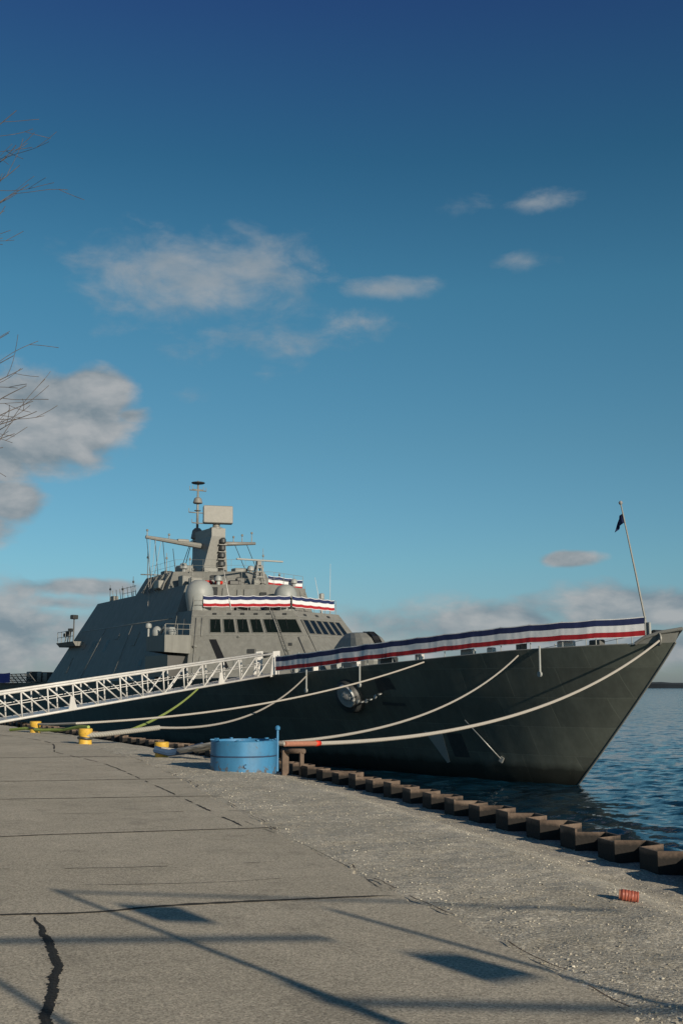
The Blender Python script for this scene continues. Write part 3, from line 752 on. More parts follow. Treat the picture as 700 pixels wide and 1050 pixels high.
# dark window-like openings and patches on the starboard side
for t, z, w_, h in ((.165,8.0,.016,.55),(.235,7.95,.020,.95),(.262,7.95,.014,.95),(.372,7.9,.022,1.0),(.70,6.3,.02,.5)):
    t = 1-(1-t); 
    q = [facet(0,t,z-h/2,.015), facet(0,t+w_,z-h/2,.015), facet(0,t+w_,z+h/2,.015), facet(0,t,z+h/2,.015)]
    nn = (facet(0,t,z,.05)-facet(0,t,z,.01)).normalized()
    b = MB(); b.loft([[p-nn*.03 for p in q], q], True, True, 0); b.build('side_hatch', M_['dark'], ship)
# rubbing strake along the side
b = MB(); b.tube([facet(0,.05,9.5,.01), facet(0,.86,9.5,.01)], .035, 6); b.build('side_strake', M_['gear'], ship)

# starboard boat platform with gear on it
b = MB()
def BX(s0, s1, y0, y1, z0, z1, m=0): b.loft([[L_(s0,y0,z0),L_(s1,y0,z0),L_(s1,y1,z0),L_(s0,y1,z0)],[L_(s0,y0,z1),L_(s1,y0,z1),L_(s1,y1,z1),L_(s0,y1,z1)]], True, True, m)
b.loft([[L_(37.7,-9.45,6.85),L_(41.4,-9.45,7.0),L_(41.4,-7.6,6.7),L_(37.7,-7.6,6.75)],[L_(37.7,-9.45,8.0),L_(41.6,-9.45,8.0),L_(41.6,-7.55,8.0),L_(37.7,-7.55,8.0)]], True, True, 0)
plat = b.build('side_platform', M_['ship'], ship)
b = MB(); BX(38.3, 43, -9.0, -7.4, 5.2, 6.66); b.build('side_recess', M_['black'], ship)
b = MB()
for y in (-9.35,-8.5,-7.6): b.tube([L_(37.85,y,8.0), L_(37.85,y,8.75)], .025, 5)
for z in (8.4,8.75): b.tube([L_(37.85,-9.35,z), L_(37.85,-7.4,z)], .022, 5)
b.build('platform_railing', M_['gear'], ship)
b = MB(); b.lathe([(.28,0),(.34,.1),(.34,.42),(.24,.62),(.1,.72)], tuple(L_(40.9,-8.9,8.0)), 14); b.tube([L_(40.3,-8.8,8.3), L_(39.5,-8.8,8.75)], [.12,.04], 8)
b.lathe([(.08,0),(.08,.9),(.2,.9),(.24,1.02),(.2,1.2),(.05,1.28)], tuple(L_(41.4,-9.35,7.7)), 12); b.box(tuple(L_(39.4,-8.5,8.3)), (.7,.5,.6), .3, 0, 0, 0, .06)
b.lathe([(.2,0),(.3,.15),(.3,.3),(.15,.45)], tuple(L_(38.6,-8.6,8.0)), 12)
b.build('deck_gun', M_['dome'], ship)
# aft side platform with railing and searchlight
b = MB(); b.loft([[L_(66.4,-7.7,8.15),L_(72.0,-7.7,8.15),L_(72.0,-6.6,8.15),L_(66.4,-6.6,8.15)],[L_(66.4,-7.95,8.55),L_(72.4,-7.95,8.55),L_(72.4,-6.4,8.55),L_(66.4,-6.4,8.55)]], True, True, 0)
b.build('aft_platform', M_['ship'], ship)
b = MB()
for s in (66.6,68,69.4,70.8,72.2): b.tube([L_(s,-7.85,8.55), L_(s,-7.85,9.55)], .03, 5)
for z in (9.05,9.55): b.tube([L_(66.6,-7.85,z), L_(72.2,-7.85,z)], .025, 5)
b.build('platform_railing', M_['gear'], ship)
b = MB(); b.tube([L_(66.8,-7.8,8.55), L_(66.8,-7.8,10.6)], .06, 6); b.box(tuple(L_(66.8,-7.8,10.75)), (.5,.55,.38), .4, 0, 0, 0, .04)
b.build('searchlight', M_['dark'], ship)
for s, h in ((70.4,1.0),(71.3,.8),(69.7,1.2)):
    b = MB(); b.tube([L_(s,-7.4,8.5), L_(s-.15,-7.3,8.5+h)], .05, 5); b.box(tuple(L_(s-.1,-7.35,8.5+h)), (.35,.3,.3), .6); b.build('platform_lamp', M_['dark'], ship)
# railing bits along the roof aft edge
b = MB()
for i in range(7):
    s = 56.8+i*1.05; b.tube([L_(s,-5.3,12.0), L_(s+.25,-5.35,13.0)], .03, 5)
for z in (12.5,12.95): b.tube([L_(56.8,-5.32,z), L_(60.6,-5.34,z)], .02, 5)
b.box(tuple(L_(63.2,-5.2,12.25)), (.6,.5,.5), .2, 0, 0, 0, .04)
b.build('roof_railing', M_['gear'], ship)
# equipment frames on the upper deckhouse starboard flank
b = MB()
for s in (49.5,51,52.5,54): b.tube([L_(s,-5.7,12.1), L_(s-.3,-5.0,13.4)], .07, 6); b.tube([L_(s-.5,-5.75,12.0), L_(s+.2,-5.05,13.35)], .05, 6)
b.box(tuple(L_(50.2,-5.6,12.5)), (1.2,.5,.7), 0, 0, 0, 0, .08)
b.build('decoy_launcher', M_['gear'], ship)
# deck edge railing bits around roof of the bridge
rail = MB()
def rpt(i, t, z): 
    p = facet(i, t, 9.9); c = L_(48,0,9.9); d = (c-p).normalized(); q = p + d*.25; return V(q.x, q.y, z)
for i, n in ((1, 9), (2, 8)):
    for k in range(n+1): rail.tube([rpt(i,k/n,9.9), rpt(i,k/n,10.95)], .022, 5)
    for z in (10.3,10.62,10.95): rail.tube([rpt(i,0,z), rpt(i,1,z)], .018, 5)
rail.build('bridge_roof_railing', M_['gear'], ship)
# roof clutter: boxes, hatches, vents, life-raft canisters, each its own part
for s, y, sx, sy, sz, z, m in ((45.6,-4.3,.8,.9,.7,12.05,'gear'),(44.7,-2.9,.7,1.2,.5,12.05,'gear'),(43.4,1.6,.8,.9,.6,12.05,'gear'),(44.0,-1.3,.6,.6,.7,12.05,'dark'),(42.6,-.6,.5,.5,.45,12.05,'gear'),(47.0,-4.6,.7,.8,.95,12.05,'gear'),
        (50.5,-3.4,1.2,1.0,.7,13.45,'gear'),(49.6,-1.6,.8,1.2,.55,13.45,'gear'),(48.6,.6,.9,1.1,.5,13.45,'gear'),(51.5,3.4,1.4,.9,.6,13.45,'gear'),(54.0,-3.6,.9,.8,.55,13.45,'dark'),(42.9,-2.2,.5,.9,.35,12.05,'dark'),(39.8,-2.9,.5,1.1,.5,9.9,'dark'),(39.3,-.9,.4,.8,.4,9.9,'gear')):
    b = MB(); b.box(tuple(L_(s,y,z+sz/2)), (sx,sy,sz), R(rnd.uniform(-8,8)), 0, 0, 0, .06); b.build('roof_locker', M_[m], ship)
for y in (-3.4,-2.7):
    b = MB(); M = Matrix.Rotation(R(90),4,'X') @ Matrix.Rotation(R(25),4,'Y')
    b.lathe([(.05,-.32),(.16,-.28),(.16,.28),(.05,.32)], tuple(L_(44.1-(y+3)*.55,y-.35,12.3)), 12, 0, M); b.build('life_buoy', M_['lifered'], ship)
# railing on the upper roof
b = MB(); ring = [(54.6,-4.8),(48.8,-4.8),(46.0,0),(47.2,2.1)]
for (s0,y0),(s1,y1) in zip(ring, ring[1:]):
    n = max(1, int(math.hypot(s1-s0,y1-y0)/1.1))
    for k in range(n): b.tube([L_(lerp(s0,s1,k/n),lerp(y0,y1,k/n),13.45), L_(lerp(s0,s1,k/n),lerp(y0,y1,k/n),14.4)], .012, 5)
    for z in (13.95,14.4): b.tube([L_(s0,y0,z), L_(s1,y1,z)], .010, 5)
b.build('upper_roof_railing', M_['gear'], ship)
# panels, doors and lockers on the fronts of the two upper levels
for lv, t, zf, w_, h, m in ((1,.15,.5,.6,.7,'gear'),(1,.35,.45,.9,.6,'gear'),(1,.55,.5,.5,.8,'dark'),(1,.78,.5,.8,.7,'gear'),(0,.32,.62,.8,1.3,'dark'),(0,.5,.7,.9,.8,'gear'),(0,.62,.5,.35,1.5,'gear'),(0,.72,.55,.7,1.3,'gear'),(0,.88,.6,.5,.5,'dark')):
    (a0, c0, a1, c1, z0, z1) = (((43.7,-6.44),(40.0,0),(44.2,-5.55),(41.0,0),9.9,12.05), ((48.2,-5.54),(45.0,0),(48.7,-4.95),(45.8,0),12.05,13.45))[lv]
    a = V(*a0).lerp(V(*a1), zf); c = V(*c0).lerp(V(*c1), zf); p = a.lerp(c, t)
    b = MB(); b.box(tuple(L_(p.x-.02, p.y, lerp(z0,z1,zf))), (.16, w_, h), -math.atan2(a.x-c.x, c.y-a.y), 0, 0, R(-22), .03); b.build('wall_panel', M_[m], ship)

# pipes, ladders, vents and cable runs on the bridge front and flank
def surfbox(i, t, z, w_, h, m, name, out=.05):
    g = facet(i,t+.01,z)-facet(i,t,z); g.z = 0; g.normalize()
    n = (facet(i,t,z,.1)-facet(i,t,z)).normalized(); u = n.cross(g).normalized(); p = facet(i,t,z)
    q = [p-g*w_/2-u*h/2, p+g*w_/2-u*h/2, p+g*w_/2+u*h/2, p-g*w_/2+u*h/2]
    b = MB(); b.loft([[k-n*.02 for k in q],[k+n*out for k in q]], True, True); return b.build(name, M_[m], ship)
for i, t, z0, z1 in ((1,.045,5.2,9.3),(1,.10,7.95,9.3),(1,.935,5.2,7.9),(2,.06,5.3,9.2),(0,.955,5.2,9.3),(0,.30,5.0,9.4),(0,.55,5.0,9.4)):
    b = MB(); b.tube([facet(i,t,z0,.05), facet(i,t,z1,.05)], .035 if i else .018, 6); b.build('pipe', M_['gear'], ship)
for i, t, z, w_, h, m in ((1,.50,6.9,.5,.4,'dark'),(1,.56,6.9,.35,.4,'gear'),(1,.40,6.2,.8,1.0,'gear'),(1,.72,6.3,.9,.55,'dark'),(1,.84,7.4,.25,.25,'dark'),(1,.12,6.2,.55,.9,'gear'),(2,.30,6.6,.7,.8,'gear'),(2,.62,6.8,.5,.4,'dark'),
        (1,.22,9.62,.28,.16,'dark'),(1,.36,9.62,.28,.16,'dark'),(1,.49,9.62,.28,.16,'dark'),(1,.62,9.62,.28,.16,'dark'),(1,.74,9.62,.28,.16,'dark'),(1,.9,9.62,.28,.16,'dark'),(2,.2,9.6,.3,.2,'dark'),(2,.45,9.6,.3,.2,'dark'),(2,.7,9.6,.3,.2,'dark'),
        (0,.45,8.6,.9,.5,'ship'),(0,.62,8.2,.7,1.1,'ship'),(0,.78,8.9,.6,.4,'ship'),(0,.12,6.4,.8,1.5,'ship'),(0,.86,7.4,.5,.8,'dark')):
    surfbox(i, t, z, w_, h, m, 'vent')
for i, t in ((1,.786),(0,.9)):
    b = MB()
    for dt in (-.012,.012): b.tube([facet(i,t+dt*(1 if i else .25),5.2,.10), facet(i,t+dt*(1 if i else .25),9.85,.10)], .02, 5)
    for k in range(14): z = 5.3+k*.33; b.tube([facet(i,t-.012*(1 if i else .25),z,.10), facet(i,t+.012*(1 if i else .25),z,.10)], .014, 4)
    b.build('ladder', M_['gear'], ship)
# wipers over the bridge windows
for t in (.235,.36,.485,.61,.735,.89):
    b = MB(); b.tube([facet(1,t,9.25,.06), facet(1,t-.02,8.5,.05)], .012, 4); b.build('window_wiper', M_['dark'], ship)
# thin whips and small sensors around the upper decks
for s_, y, z0, h, m in ((56.0,-4.6,13.4,2.6,'dark'),(51.0,-4.7,13.4,1.8,'mast'),(49.2,3.0,13.4,2.4,'mast'),(47.8,-3.9,13.4,1.3,'mast'),(44.6,-4.9,12.05,1.6,'mast'),(58.5,-5.0,12.0,1.9,'dark'),(61.5,-5.0,12.0,1.3,'dark'),(64.5,-5.2,12.0,1.6,'dark'),(42.2,1.2,12.05,1.1,'mast'),(41.8,3.2,9.9,2.2,'mast'),(40.8,-6.0,9.9,1.7,'mast')):
    b = MB(); b.tube([L_(s_,y,z0), L_(s_+.1,y,z0+h)], [.04,.02], 6); b.lathe([(.03,0),(.09,.03),(.09,.16),(.03,.2)], tuple(L_(s_+.07,y,z0+h*.7)), 8); b.build('whip_antenna', M_[m], ship)
for s_, y, z, r in ((49.3,-3.9,13.45,.34),(43.2,-3.4,12.05,.3),(47.9,1.3,13.45,.3),(42.0,2.3,12.05,.26)):
    b = MB(); b.lathe([(r*.5,0),(r*.5,r*.8),(r,r),(r,r*1.6),(r*.7,r*2.2),(.01,r*2.4)], tuple(L_(s_,y,z)), 14); b.build('sensor_dome', M_['dome'], ship)
b = MB()
for k in range(9): y = -5.3+k*1.12; s_ = 44.15-.58*(5.3-abs(y)) ; b.tube([L_(s_,y,12.05), L_(s_,y,13.0)], .018, 5)
for z in (12.5,13.0): b.tube([L_(44.2,-5.3,z), L_(41.1,0,z), L_(43.2,3.6,z)], .014, 5)
b.build('middle_roof_railing', M_['gear'], ship)

# radomes
def radome(s, y, z, r, h):
    b = MB(); b.lathe([(r*.80,0),(r*.82,.1),(r*.93,.3*h),(r,.52*h),(r*.98,.64*h),(r*.87,.80*h),(r*.64,.92*h),(r*.33,.985*h),(.01,h)], tuple(L_(s,y,z)), 28)
    b.lathe([(r*.86,-.02),(r*.86,.1),(r*.7,.1)], tuple(L_(s,y,z)), 28, 1)
    return b.build('radome', [M_['dome'], M_['gear']], ship)
radome(41.45, -5.55, 9.85, 1.02, 2.35)
radome(38.75, .05, 9.88, .84, 2.0)

# main mast
b = MB()
bot = [(55.0,-1.3),(52.2,-1.3),(52.2,1.1),(55.0,1.1)]; top = [(55.3,-.7),(51.7,-.6),(51.7,.62),(55.3,.6)]
b.loft([[L_(s,y,13.4) for s,y in bot],[L_(s,y,16.9) for s,y in top],[L_(s,y,17.6) for s,y in top]], True, True)
b.build('mast_tower', M_['mast'], ship)
b = MB(); b.box(tuple(L_(54.6,-.1,17.0)), (3.4,.9,.22)); b.tube([L_(54.7,-.5,15.5), L_(56.0,-.5,16.9)], .1, 6)
b.build('mast_platform', M_['mast'], ship)
b = MB(); b.lathe([(.55,0),(.55,.12),(.3,.2),(.3,.55)], tuple(L_(52.2,0,17.55)), 16); b.build('radar_pedestal', M_['mast'], ship)
b = MB(); b.box(tuple(L_(51.9,.0,18.72)), (.6,2.45,1.5), R(-14), 0, 0, R(-6), .05); b.box(tuple(L_(52.35,.0,18.7)), (.5,1.2,.9), R(-14), 0, 0, 0, .05)
b.build('radar_panel', M_['mast'], ship)
b = MB(); PX, PY = 55.7, -.35
b.tube([L_(PX,PY,17.1), L_(PX,PY,22.2)], [.13,.08], 8)
b.build('pole_mast', M_['mast'], ship)
for z, r, h, m in ((21.95,.6,.14,'dark'),(20.2,.42,.55,'mast'),(19.55,.3,.06,'mast'),(17.1,.55,.95,'mast')):
    b = MB(); b.lathe([(r*.85,0),(r,.05),(r*(.95 if h < .3 else .75),h*.8),(r*.4,h)], tuple(L_(PX,PY,z)), 16); b.build('mast_sensor', M_[m], ship)
for z, l in ((21.35,.75),(21.42,.5),(19.4,.8),(18.5,.5)):
    b = MB(); b.tube([L_(PX,PY-l,z), L_(PX,PY+l,z)], .05, 6); b.tube([L_(PX,PY-l,z), L_(PX,PY-l,z+.35)], .025, 5); b.tube([L_(PX,PY+l,z), L_(PX,PY+l,z+.3)], .025, 5); b.build('crossbar', M_['mast'], ship)
b = MB(); b.tube([L_(53.6,-.5,16.2), L_(53.8,-5.6,16.75)], [.26,.14], 8); b.box(tuple(L_(53.7,-2.4,16.6)), (.5,1.0,.25), 0, 0, 0, 0, .05)
b.build('yardarm', M_['mast'], ship)
b = MB(); b.tube([L_(53.6,.5,16.5), L_(53.6,4.2,16.75)], [.22,.12], 8); b.build('yardarm', M_['mast'], ship)
for y, z0, z1 in ((-5.5,16.8,17.4),(-3.6,16.6,17.15),(3.9,16.85,17.75),(3.0,16.8,17.5),(2.2,16.8,17.3)):
    b = MB(); b.tube([L_(53.7,y,z0), L_(53.7,y,z1)], [.05,.025], 6); b.lathe([(.03,0),(.1,.03),(.1,.16),(.03,.2)], tuple(L_(53.7,y,z1-.2)), 8); b.build('yard_antenna', M_['mast'], ship)
for y, zt, m in ((-5.5,16.7,'dark'),(-4.8,16.6,'dark'),(-4.1,16.5,'dark'),(-3.2,15.9,'dark'),(2.3,16.7,'dark'),(3.4,16.8,'dark')):
    b = MB(); b.tube([L_(53.8,y,zt), L_(53.2 if y < 0 else 50.5, y*.96, 13.2 if y < 0 else 13.5)], .028, 5); b.build('whip_antenna', M_[m], ship)
b = MB(); b.tube([L_(53.6,-6.0,13.6), L_(53.2,-3.0,13.6)], .05, 6); b.build('boom', M_['mast'], ship)
for k in range(3):
    b = MB(); b.tube([L_(53.8,-5.2+k*.5,16.7), L_(51+k*.6,-6.2+k*.1,9.7)], .016, 4); b.build('halyard', M_['rope'], ship)
# stack of lamps and sensors on the mast front
for z, r in ((13.9,.52),(14.6,.36),(15.3,.3),(15.9,.26),(16.5,.26)):
    b = MB(); b.lathe([(r*.5,-.25),(r,-.12),(r,.15),(r*.5,.28)], tuple(L_(52.05-(z-13.4)*.16,.35,z)), 12, 0); b.box(tuple(L_(52.25-(z-13.4)*.16,.35,z-.3)), (.6,.7,.06), 0, 1)
    b.build('mast_lamp', [M_['dark'], M_['mast']], ship)
# side rods on the dark flank of the mast
b = MB(); b.tube([L_(55.2,-.9,13.4), L_(55.4,-.8,16.9)], .06, 6); b.tube([L_(56.6,-1.4,13.4), L_(56.0,-.7,17)], .035, 6); b.tube([L_(57.5,-2,12), L_(56.2,-.7,17)], .03, 6)
b.box(tuple(L_(54.9,-1.35,14.2)), (.6,.6,.7), .2, 0, 0, 0, .05); b.build('mast_stay', M_['mast'], ship)
# small forward mast with its bar antenna
b = MB()
for q in ((-.4,-.4),(.4,-.4),(.4,.4),(-.4,.4)): b.tube([L_(43.45+q[0],q[1],12.05), L_(43.45+q[0]*.4,q[1]*.4,13.7)], .08, 6)
for z in (12.4,12.8,13.2,13.55): b.box(tuple(L_(43.45,0,z)), (.85-.3*(z-12.1),.85-.3*(z-12.1),.12))
b.box(tuple(L_(43.45,0,13.85)), (.36,.36,.36), 0, 0, 0, 0, .04)
b.build('lattice_mast', M_['mast'], ship)
b = MB(); b.box(tuple(L_(43.45,.1,14.1)), (.16,4.0,.13), R(3), 0, 0, 0, .03); b.build('bar_antenna', M_['dome'], ship)
# white whips and posts on the bridge roof
for a, c, r in (((39.4,-3.9,9.9),(40.1,-4.3,13.1),.035),((42.5,5.0,9.9),(42.6,4.4,12.9),.03),((42.4,5.6,9.9),(42.3,5.6,14.0),.025)):
    b = MB(); b.tube([L_(*a), L_(*c)], [r, r*.5], 6); b.build('whip_antenna', M_['white'], ship)
b = MB(); b.lathe([(.09,0),(.09,1.3),(.2,1.35),(.2,1.75),(.05,1.8)], tuple(L_(42.6,5.0,9.9)), 10); b.build('roof_post', M_['dome'], ship)
b = MB(); b.tube([L_(36.8,5.6,6.6), L_(36.8,5.6,8.25)], .05, 6); b.box(tuple(L_(36.8,5.6,8.3)), (.35,.5,.25), .4, 0, 0, 0, .04); b.build('floodlight', M_['dark'], ship)

# foredeck gun mount
gun = MB()
def gring(sb, sf, w, z, n=9):
    """plan ring: flat back and sides, rounded front"""
    r = [(sb,-w*.96)] + [(sf + w*1.15 - w*1.15*math.cos(R(-90+180*k/(n-1))), w*math.sin(R(-90+180*k/(n-1)))) for k in range(n)] + [(sb,w*.96)]
    return [L_(s_,y,z) for s_,y in r]
gun.loft([gring(29.0,25.0,1.35,5.1), gring(29.2,24.8,1.35,6.1), gring(28.8,25.1,1.25,7.0), gring(28.3,25.7,1.05,7.55), gring(28.0,26.3,.85,7.85), gring(27.8,26.8,.6,7.92)], True, True)
g = gun.build('gun_mount', M_['gear'], ship, ang=28)
b = MB(); b.loft([[L_(24.70,-.22,6.3),L_(24.70,.22,6.3),L_(25.02,.22,7.1),L_(25.02,-.22,7.1)],[L_(25.62,-.22,7.66),L_(25.62,.22,7.66),L_(26.2,.22,7.95),L_(26.2,-.22,7.95)],[L_(26.8,-.22,7.97),L_(26.8,.22,7.97),L_(26.9,.22,7.7),L_(26.9,-.22,7.7)],[L_(26.0,-.22,6.3),L_(26.0,.22,6.3),L_(26.0,.22,6.25),L_(26.0,-.22,6.25)]], True, True); b.build('barrel_slot', M_['black'], g)
b = MB(); b.tube([L_(25.6,0,6.9), L_(23.6,0,7.0)], .07, 10); b.build('barrel', M_['gear'], g)
b = MB(); b.lathe([(2.1,0),(2.1,.12),(1.9,.14)], tuple(L_(27.7,0,5.06)), 28); b.build('gun_ring', M_['deck'], ship)

# anchor housing on the bow flank: bolster, roller, recess, chain
def side(s, t, out=0.0, sd=-1):
    """point on the hull skin at ship station s, height fraction t, pushed out"""
    lo, hi = 0, 118
    for _ in range(40):
        m = (lo+hi)/2
        if -hull_pt(m, t, sd).x < s: lo = m
        else: hi = m
    p = hull_pt(lo, t, sd); a = hull_pt(lo+.2, t, sd); c = hull_pt(lo, t-.02, sd)
    n = (c-p).cross(a-p).normalized()
    if n.y*sd < 0: n = -n
    return p + n*out, n
def hullquad(name, mat, corners, out=.03, th=.05):
    b = MB(); q = [side(s, t, out)[0] for s, t in corners]; n = side(*corners[0])[1]
    b.loft([[p-n*th for p in q], q], True, True); return b.build(name, M_[mat], ship)
hullquad('recess_door', 'dark', [(16.6,.64),(14.9,.62),(15.3,.88),(16.4,.90)], .012, .03)
p, n = side(18.8, .76); M = n.to_track_quat('Z', 'Y').to_matrix().to_4x4()
b = MB(); b.lathe([(.98,-.5),(.98,.10),(.84,.34),(.5,.46),(.02,.48)], tuple(p+V(0,0,-.12)), 24, 0, M); b.build('anchor_bolster', M_['dark'], ship)
b = MB(); q = p+n*.55+V(.35,0,.1)
b.lathe([(.50,-.05),(.62,-.07),(.66,0),(.62,.07),(.50,.05)], tuple(q), 24, 0, M); b.lathe([(.24,-.2),(.26,.1),(.12,.16),(.01,.17)], tuple(q), 14, 0, M)
for k in range(4):
    a = k*1.57+.5; d = M.to_3x3() @ V(math.cos(a), math.sin(a), 0); b.tube([q, q+d*.56], .05, 6)
b.build('anchor_roller', M_['alu'], ship)
b = MB()
for k in range(9):
    t = k/8; c = q.lerp(side(16.2,.75,.15)[0], t) + V(0,0,-.35*math.sin(math.pi*t)); c = V(c.x, c.y-.08, c.z)
    b.lathe([(.06,-.03),(.12,-.03),(.12,.03),(.06,.03)], tuple(c), 10, 0, Matrix.Rotation(R(70 if k % 2 else 20),4,'X'))
b.build('anchor_chain', M_['galv'], ship)
# hull fittings: short fender posts, boom; then a pale and a dark patch
for s, l in ((5.5,1.12),(17.0,.95),(21.6,1.0)):
    p = hull_pt(s, 1, -1); p = V(-s, side(s,.985)[0].y-.10, p.z)
    b = MB(); b.tube([p+V(0,0,.15), p+V(0,0,-l)], .05, 8); b.lathe([(.03,-.05),(.13,-.05),(.13,.05),(.03,.05)], tuple(p+V(0,-.02,-l)), 12, 0, Matrix.Rotation(R(90),4,'X')); b.build('hull_post', M_['dome'], ship)
b = MB(); b.tube([side(11.3,.50,.1)[0], side(9.95,.19,.14)[0]], .03, 6); b.box(tuple(side(9.95,.18,.10)[0]), (.2,.1,.26), .3, 0, 0, .5); b.build('mooring_boom', M_['galv'], ship)
hullquad('pale_patch', 'dome', [(13.7,.12),(13.5,.13),(13.3,.38),(14.5,.40)], .02, .03)  # pale patch on the hull skin, wider at the top
hullquad('dark_patch', 'dark', [(13.0,.18),(12.0,.18),(12.0,.38),(13.0,.38)], .012, .03)  # plain dark patch beside the pale one
# deck-edge stanchions of the foredeck railing: each stanchion a sub-part
fr = MB()
RU = [1.0, 2.9, 4.4, 6.0, 7.6, 9.2, 11, 12.8, 14.6, 16.5, 18.5, 20.5, 22.5, 24.6]
def railpt(u, z, sd): p = hull_pt(u, 1, sd); return V(p.x, p.y - sd*.12, p.z + z)
for sd in (-1, 1):
    fr = MB()
    RS = RU if sd < 0 else RU[2:]
    for z in (.4,.75,1.08): fr.tube([railpt(u,z,sd) for u in RS], .014, 5)
    ro = fr.build('foredeck_railing', M_['gear'], ship)
    for u in RS:
        b = MB(); b.tube([railpt(u,0,sd), railpt(u,1.12,sd)], .026, 6); b.lathe([(.01,-.05),(.05,-.02),(.05,.03),(.01,.05)], tuple(railpt(u,1.14,sd)), 8); b.build('stanchion', M_['dome'], ro)
# small deck gear seen under the bunting
for u, m, sz in ((4.6,'white',(.8,.3,.34)),(6.9,'dark',(.6,.35,.4)),(8.6,'white',(.35,.3,.32)),(10.0,'dome',(.7,.35,.36)),(13.2,'white',(.4,.3,.4)),(15.4,'dark',(.9,.4,.4)),(15.9,'white',(.5,.3,.42)),(18.0,'white',(.5,.3,.45)),(19.6,'dome',(.4,.3,.5)),(21.6,'white',(.35,.3,.55)),(23.4,'dome',(.6,.3,.5)),(3.2,'dark',(.9,.3,.3))):
    b = MB(); b.box(tuple(railpt(u,sz[2]/2,-1)+V(0,.45,0)), sz, R(rnd.uniform(-20,20)), 0, 0, 0, .04); b.build('deck_box', M_[m], ship)
# flight deck: safety nets, dark edge plating and gear towards the stern
b = MB()
for k in range(20):
    s = 76+k*2; b.tube([L_(s,-8.75,4.85), L_(s,-9.5,5.75)], .05, 5)
for z in (5.0,5.25,5.5,5.75): b.tube([L_(76,-8.8-.8*(z-4.9),z), L_(116,-8.8-.8*(z-4.9),z)], .035, 5)
for k in range(80): b.tube([L_(76+k*.5,-8.8,4.9), L_(76.7+k*.5,-9.5,5.75)], .02, 4)
b.build('safety_net', M_['dark'], ship)
for s, h in ((75.2,.9),(77.5,1.0),(82,1.1)):
    b = MB(); b.box(tuple(L_(s,-7.6,4.9+h/2)), (1.6,1.2,h), 0, 0, 0, 0, .05); b.build('deck_box', M_['dark'], ship)

# ------------------------------------------------------------------ buntings and flag
def bunting(name, tops, h, label, group=None, lean=V(0,0,0), rows=((0.0,.05,1),(.05,.36,0),(.36,.70,1),(.70,.96,2),(.96,1.0,1)), mats=('navy','cwhite','red'), seed=0, sag=.05, per=5):
    b = MB(); pts = []
    for a, c in zip(tops, tops[1:]):
        d = (c-a).length; n = max(8, int(d/.10))
        for k in range(n): pts.append((a.lerp(c, k/n), k/n))
    pts.append((tops[-1], 0.0))
    nrm = V(0,0,1).cross(tops[-1]-tops[0]).normalized()
    lv = sorted({r[0] for r in rows} | {1.0, .2, .53, .83}); grid = []
    for i, (p, t) in enumerate(pts):
        sg = sag*math.sin(math.pi*t)
        c = []
        for l in lv:
            wob = .025*mnoise.noise(V(i*.13, l*1.2, seed)) + .014*(.3+l)*mnoise.noise(V(i*.55, l*.7, seed+5)) + .008*mnoise.noise(V(i*1.3, l*1.5, seed+7))
            q = p + V(0,0,-sg*(1-.35*l) - h*l - .012*l*mnoise.noise(V(i*.08, 0, seed+9))) + nrm*wob + lean*l
            c.append(q)
        grid.append(c)
    th = nrm*.012
    nl = len(lv); P = []; F = []; Mt = []
    for c in grid: P += c
    off = len(P)
    for c in grid: P += [q+th for q in c]
    for i in range(len(grid)-1):
        for j in range(nl-1):
            m = next(r[2] for r in rows if r[0] <= (lv[j]+lv[j+1])/2 <= r[1])
            F.append((i*nl+j, i*nl+j+1, (i+1)*nl+j+1, (i+1)*nl+j)); Mt.append(m)
            F.append((off+i*nl+j, off+(i+1)*nl+j, off+(i+1)*nl+j+1, off+i*nl+j+1)); Mt.append(m)
    for i in range(len(grid)-1):
        F.append((i*nl, (i+1)*nl, off+(i+1)*nl, off+i*nl)); Mt.append(rows[0][2])
        F.append((i*nl+nl-1, off+i*nl+nl-1, off+(i+1)*nl+nl-1, (i+1)*nl+nl-1)); Mt.append(rows[-1][2])
    b.v = [tuple(p) for p in P]; b.f = [list(f) for f in F]; b.m = Mt; b.sm = [True]*len(F)
    o = b.build(name, [M_[m] for m in mats], None, True, 60)
    tag(o, label, 'bunting', group)
    return o
def world(p): return SHIP + Matrix.Rotation(RZ, 3, 'Z') @ p
GRP = 'red white and blue buntings on the warship'
UB = [1.0, 2.9, 4.4, 6.0, 7.6, 9.2, 11, 12.8, 14.6, 16.5, 18.5, 20.5, 22.5, 24.75]
bunting('bunting', [world(railpt(u, 1.17 if u < 20 else 1.12, -1) + V(0,-.05,0)) for u in UB], .85, 'long red, white and navy striped bunting draped along the foredeck railing to the bow', GRP, seed=1, sag=.03)
bunting('bunting', [world(rpt(1,t,10.98)+V(.06,-.03,0)) for t in (.10,.22,.35,.48,.61,.74,.87,.985)], .80, 'striped bunting on the bridge roof above the row of six dark windows', GRP, seed=2)
bunting('bunting', [world(rpt(2,t,10.98)+V(.06,.03,0)) for t in (.0,.2,.4,.6,.8,.95)], .80, 'short striped bunting on the bridge roof above the sky-reflecting front windows', GRP, seed=3)
bunting('bunting', [world(L_(*q)) for q in ((41.3,-.15,12.75),(41.8,1.0,12.75),(42.5,2.3,12.72),(43.2,3.6,12.7))], .72, 'small striped bunting highest up on the warship, beside the lattice mast', GRP, seed=4)
bunting('bunting', [world(L_(s,-9.58,5.9)) for s in (84,90,96,102,108,114)], 1.0, 'purple cloth bunting tied along the flight deck netting at the stern', GRP, rows=((0,.62,0),(.62,1.0,1)), mats=('purple','purple','purple'), seed=5)
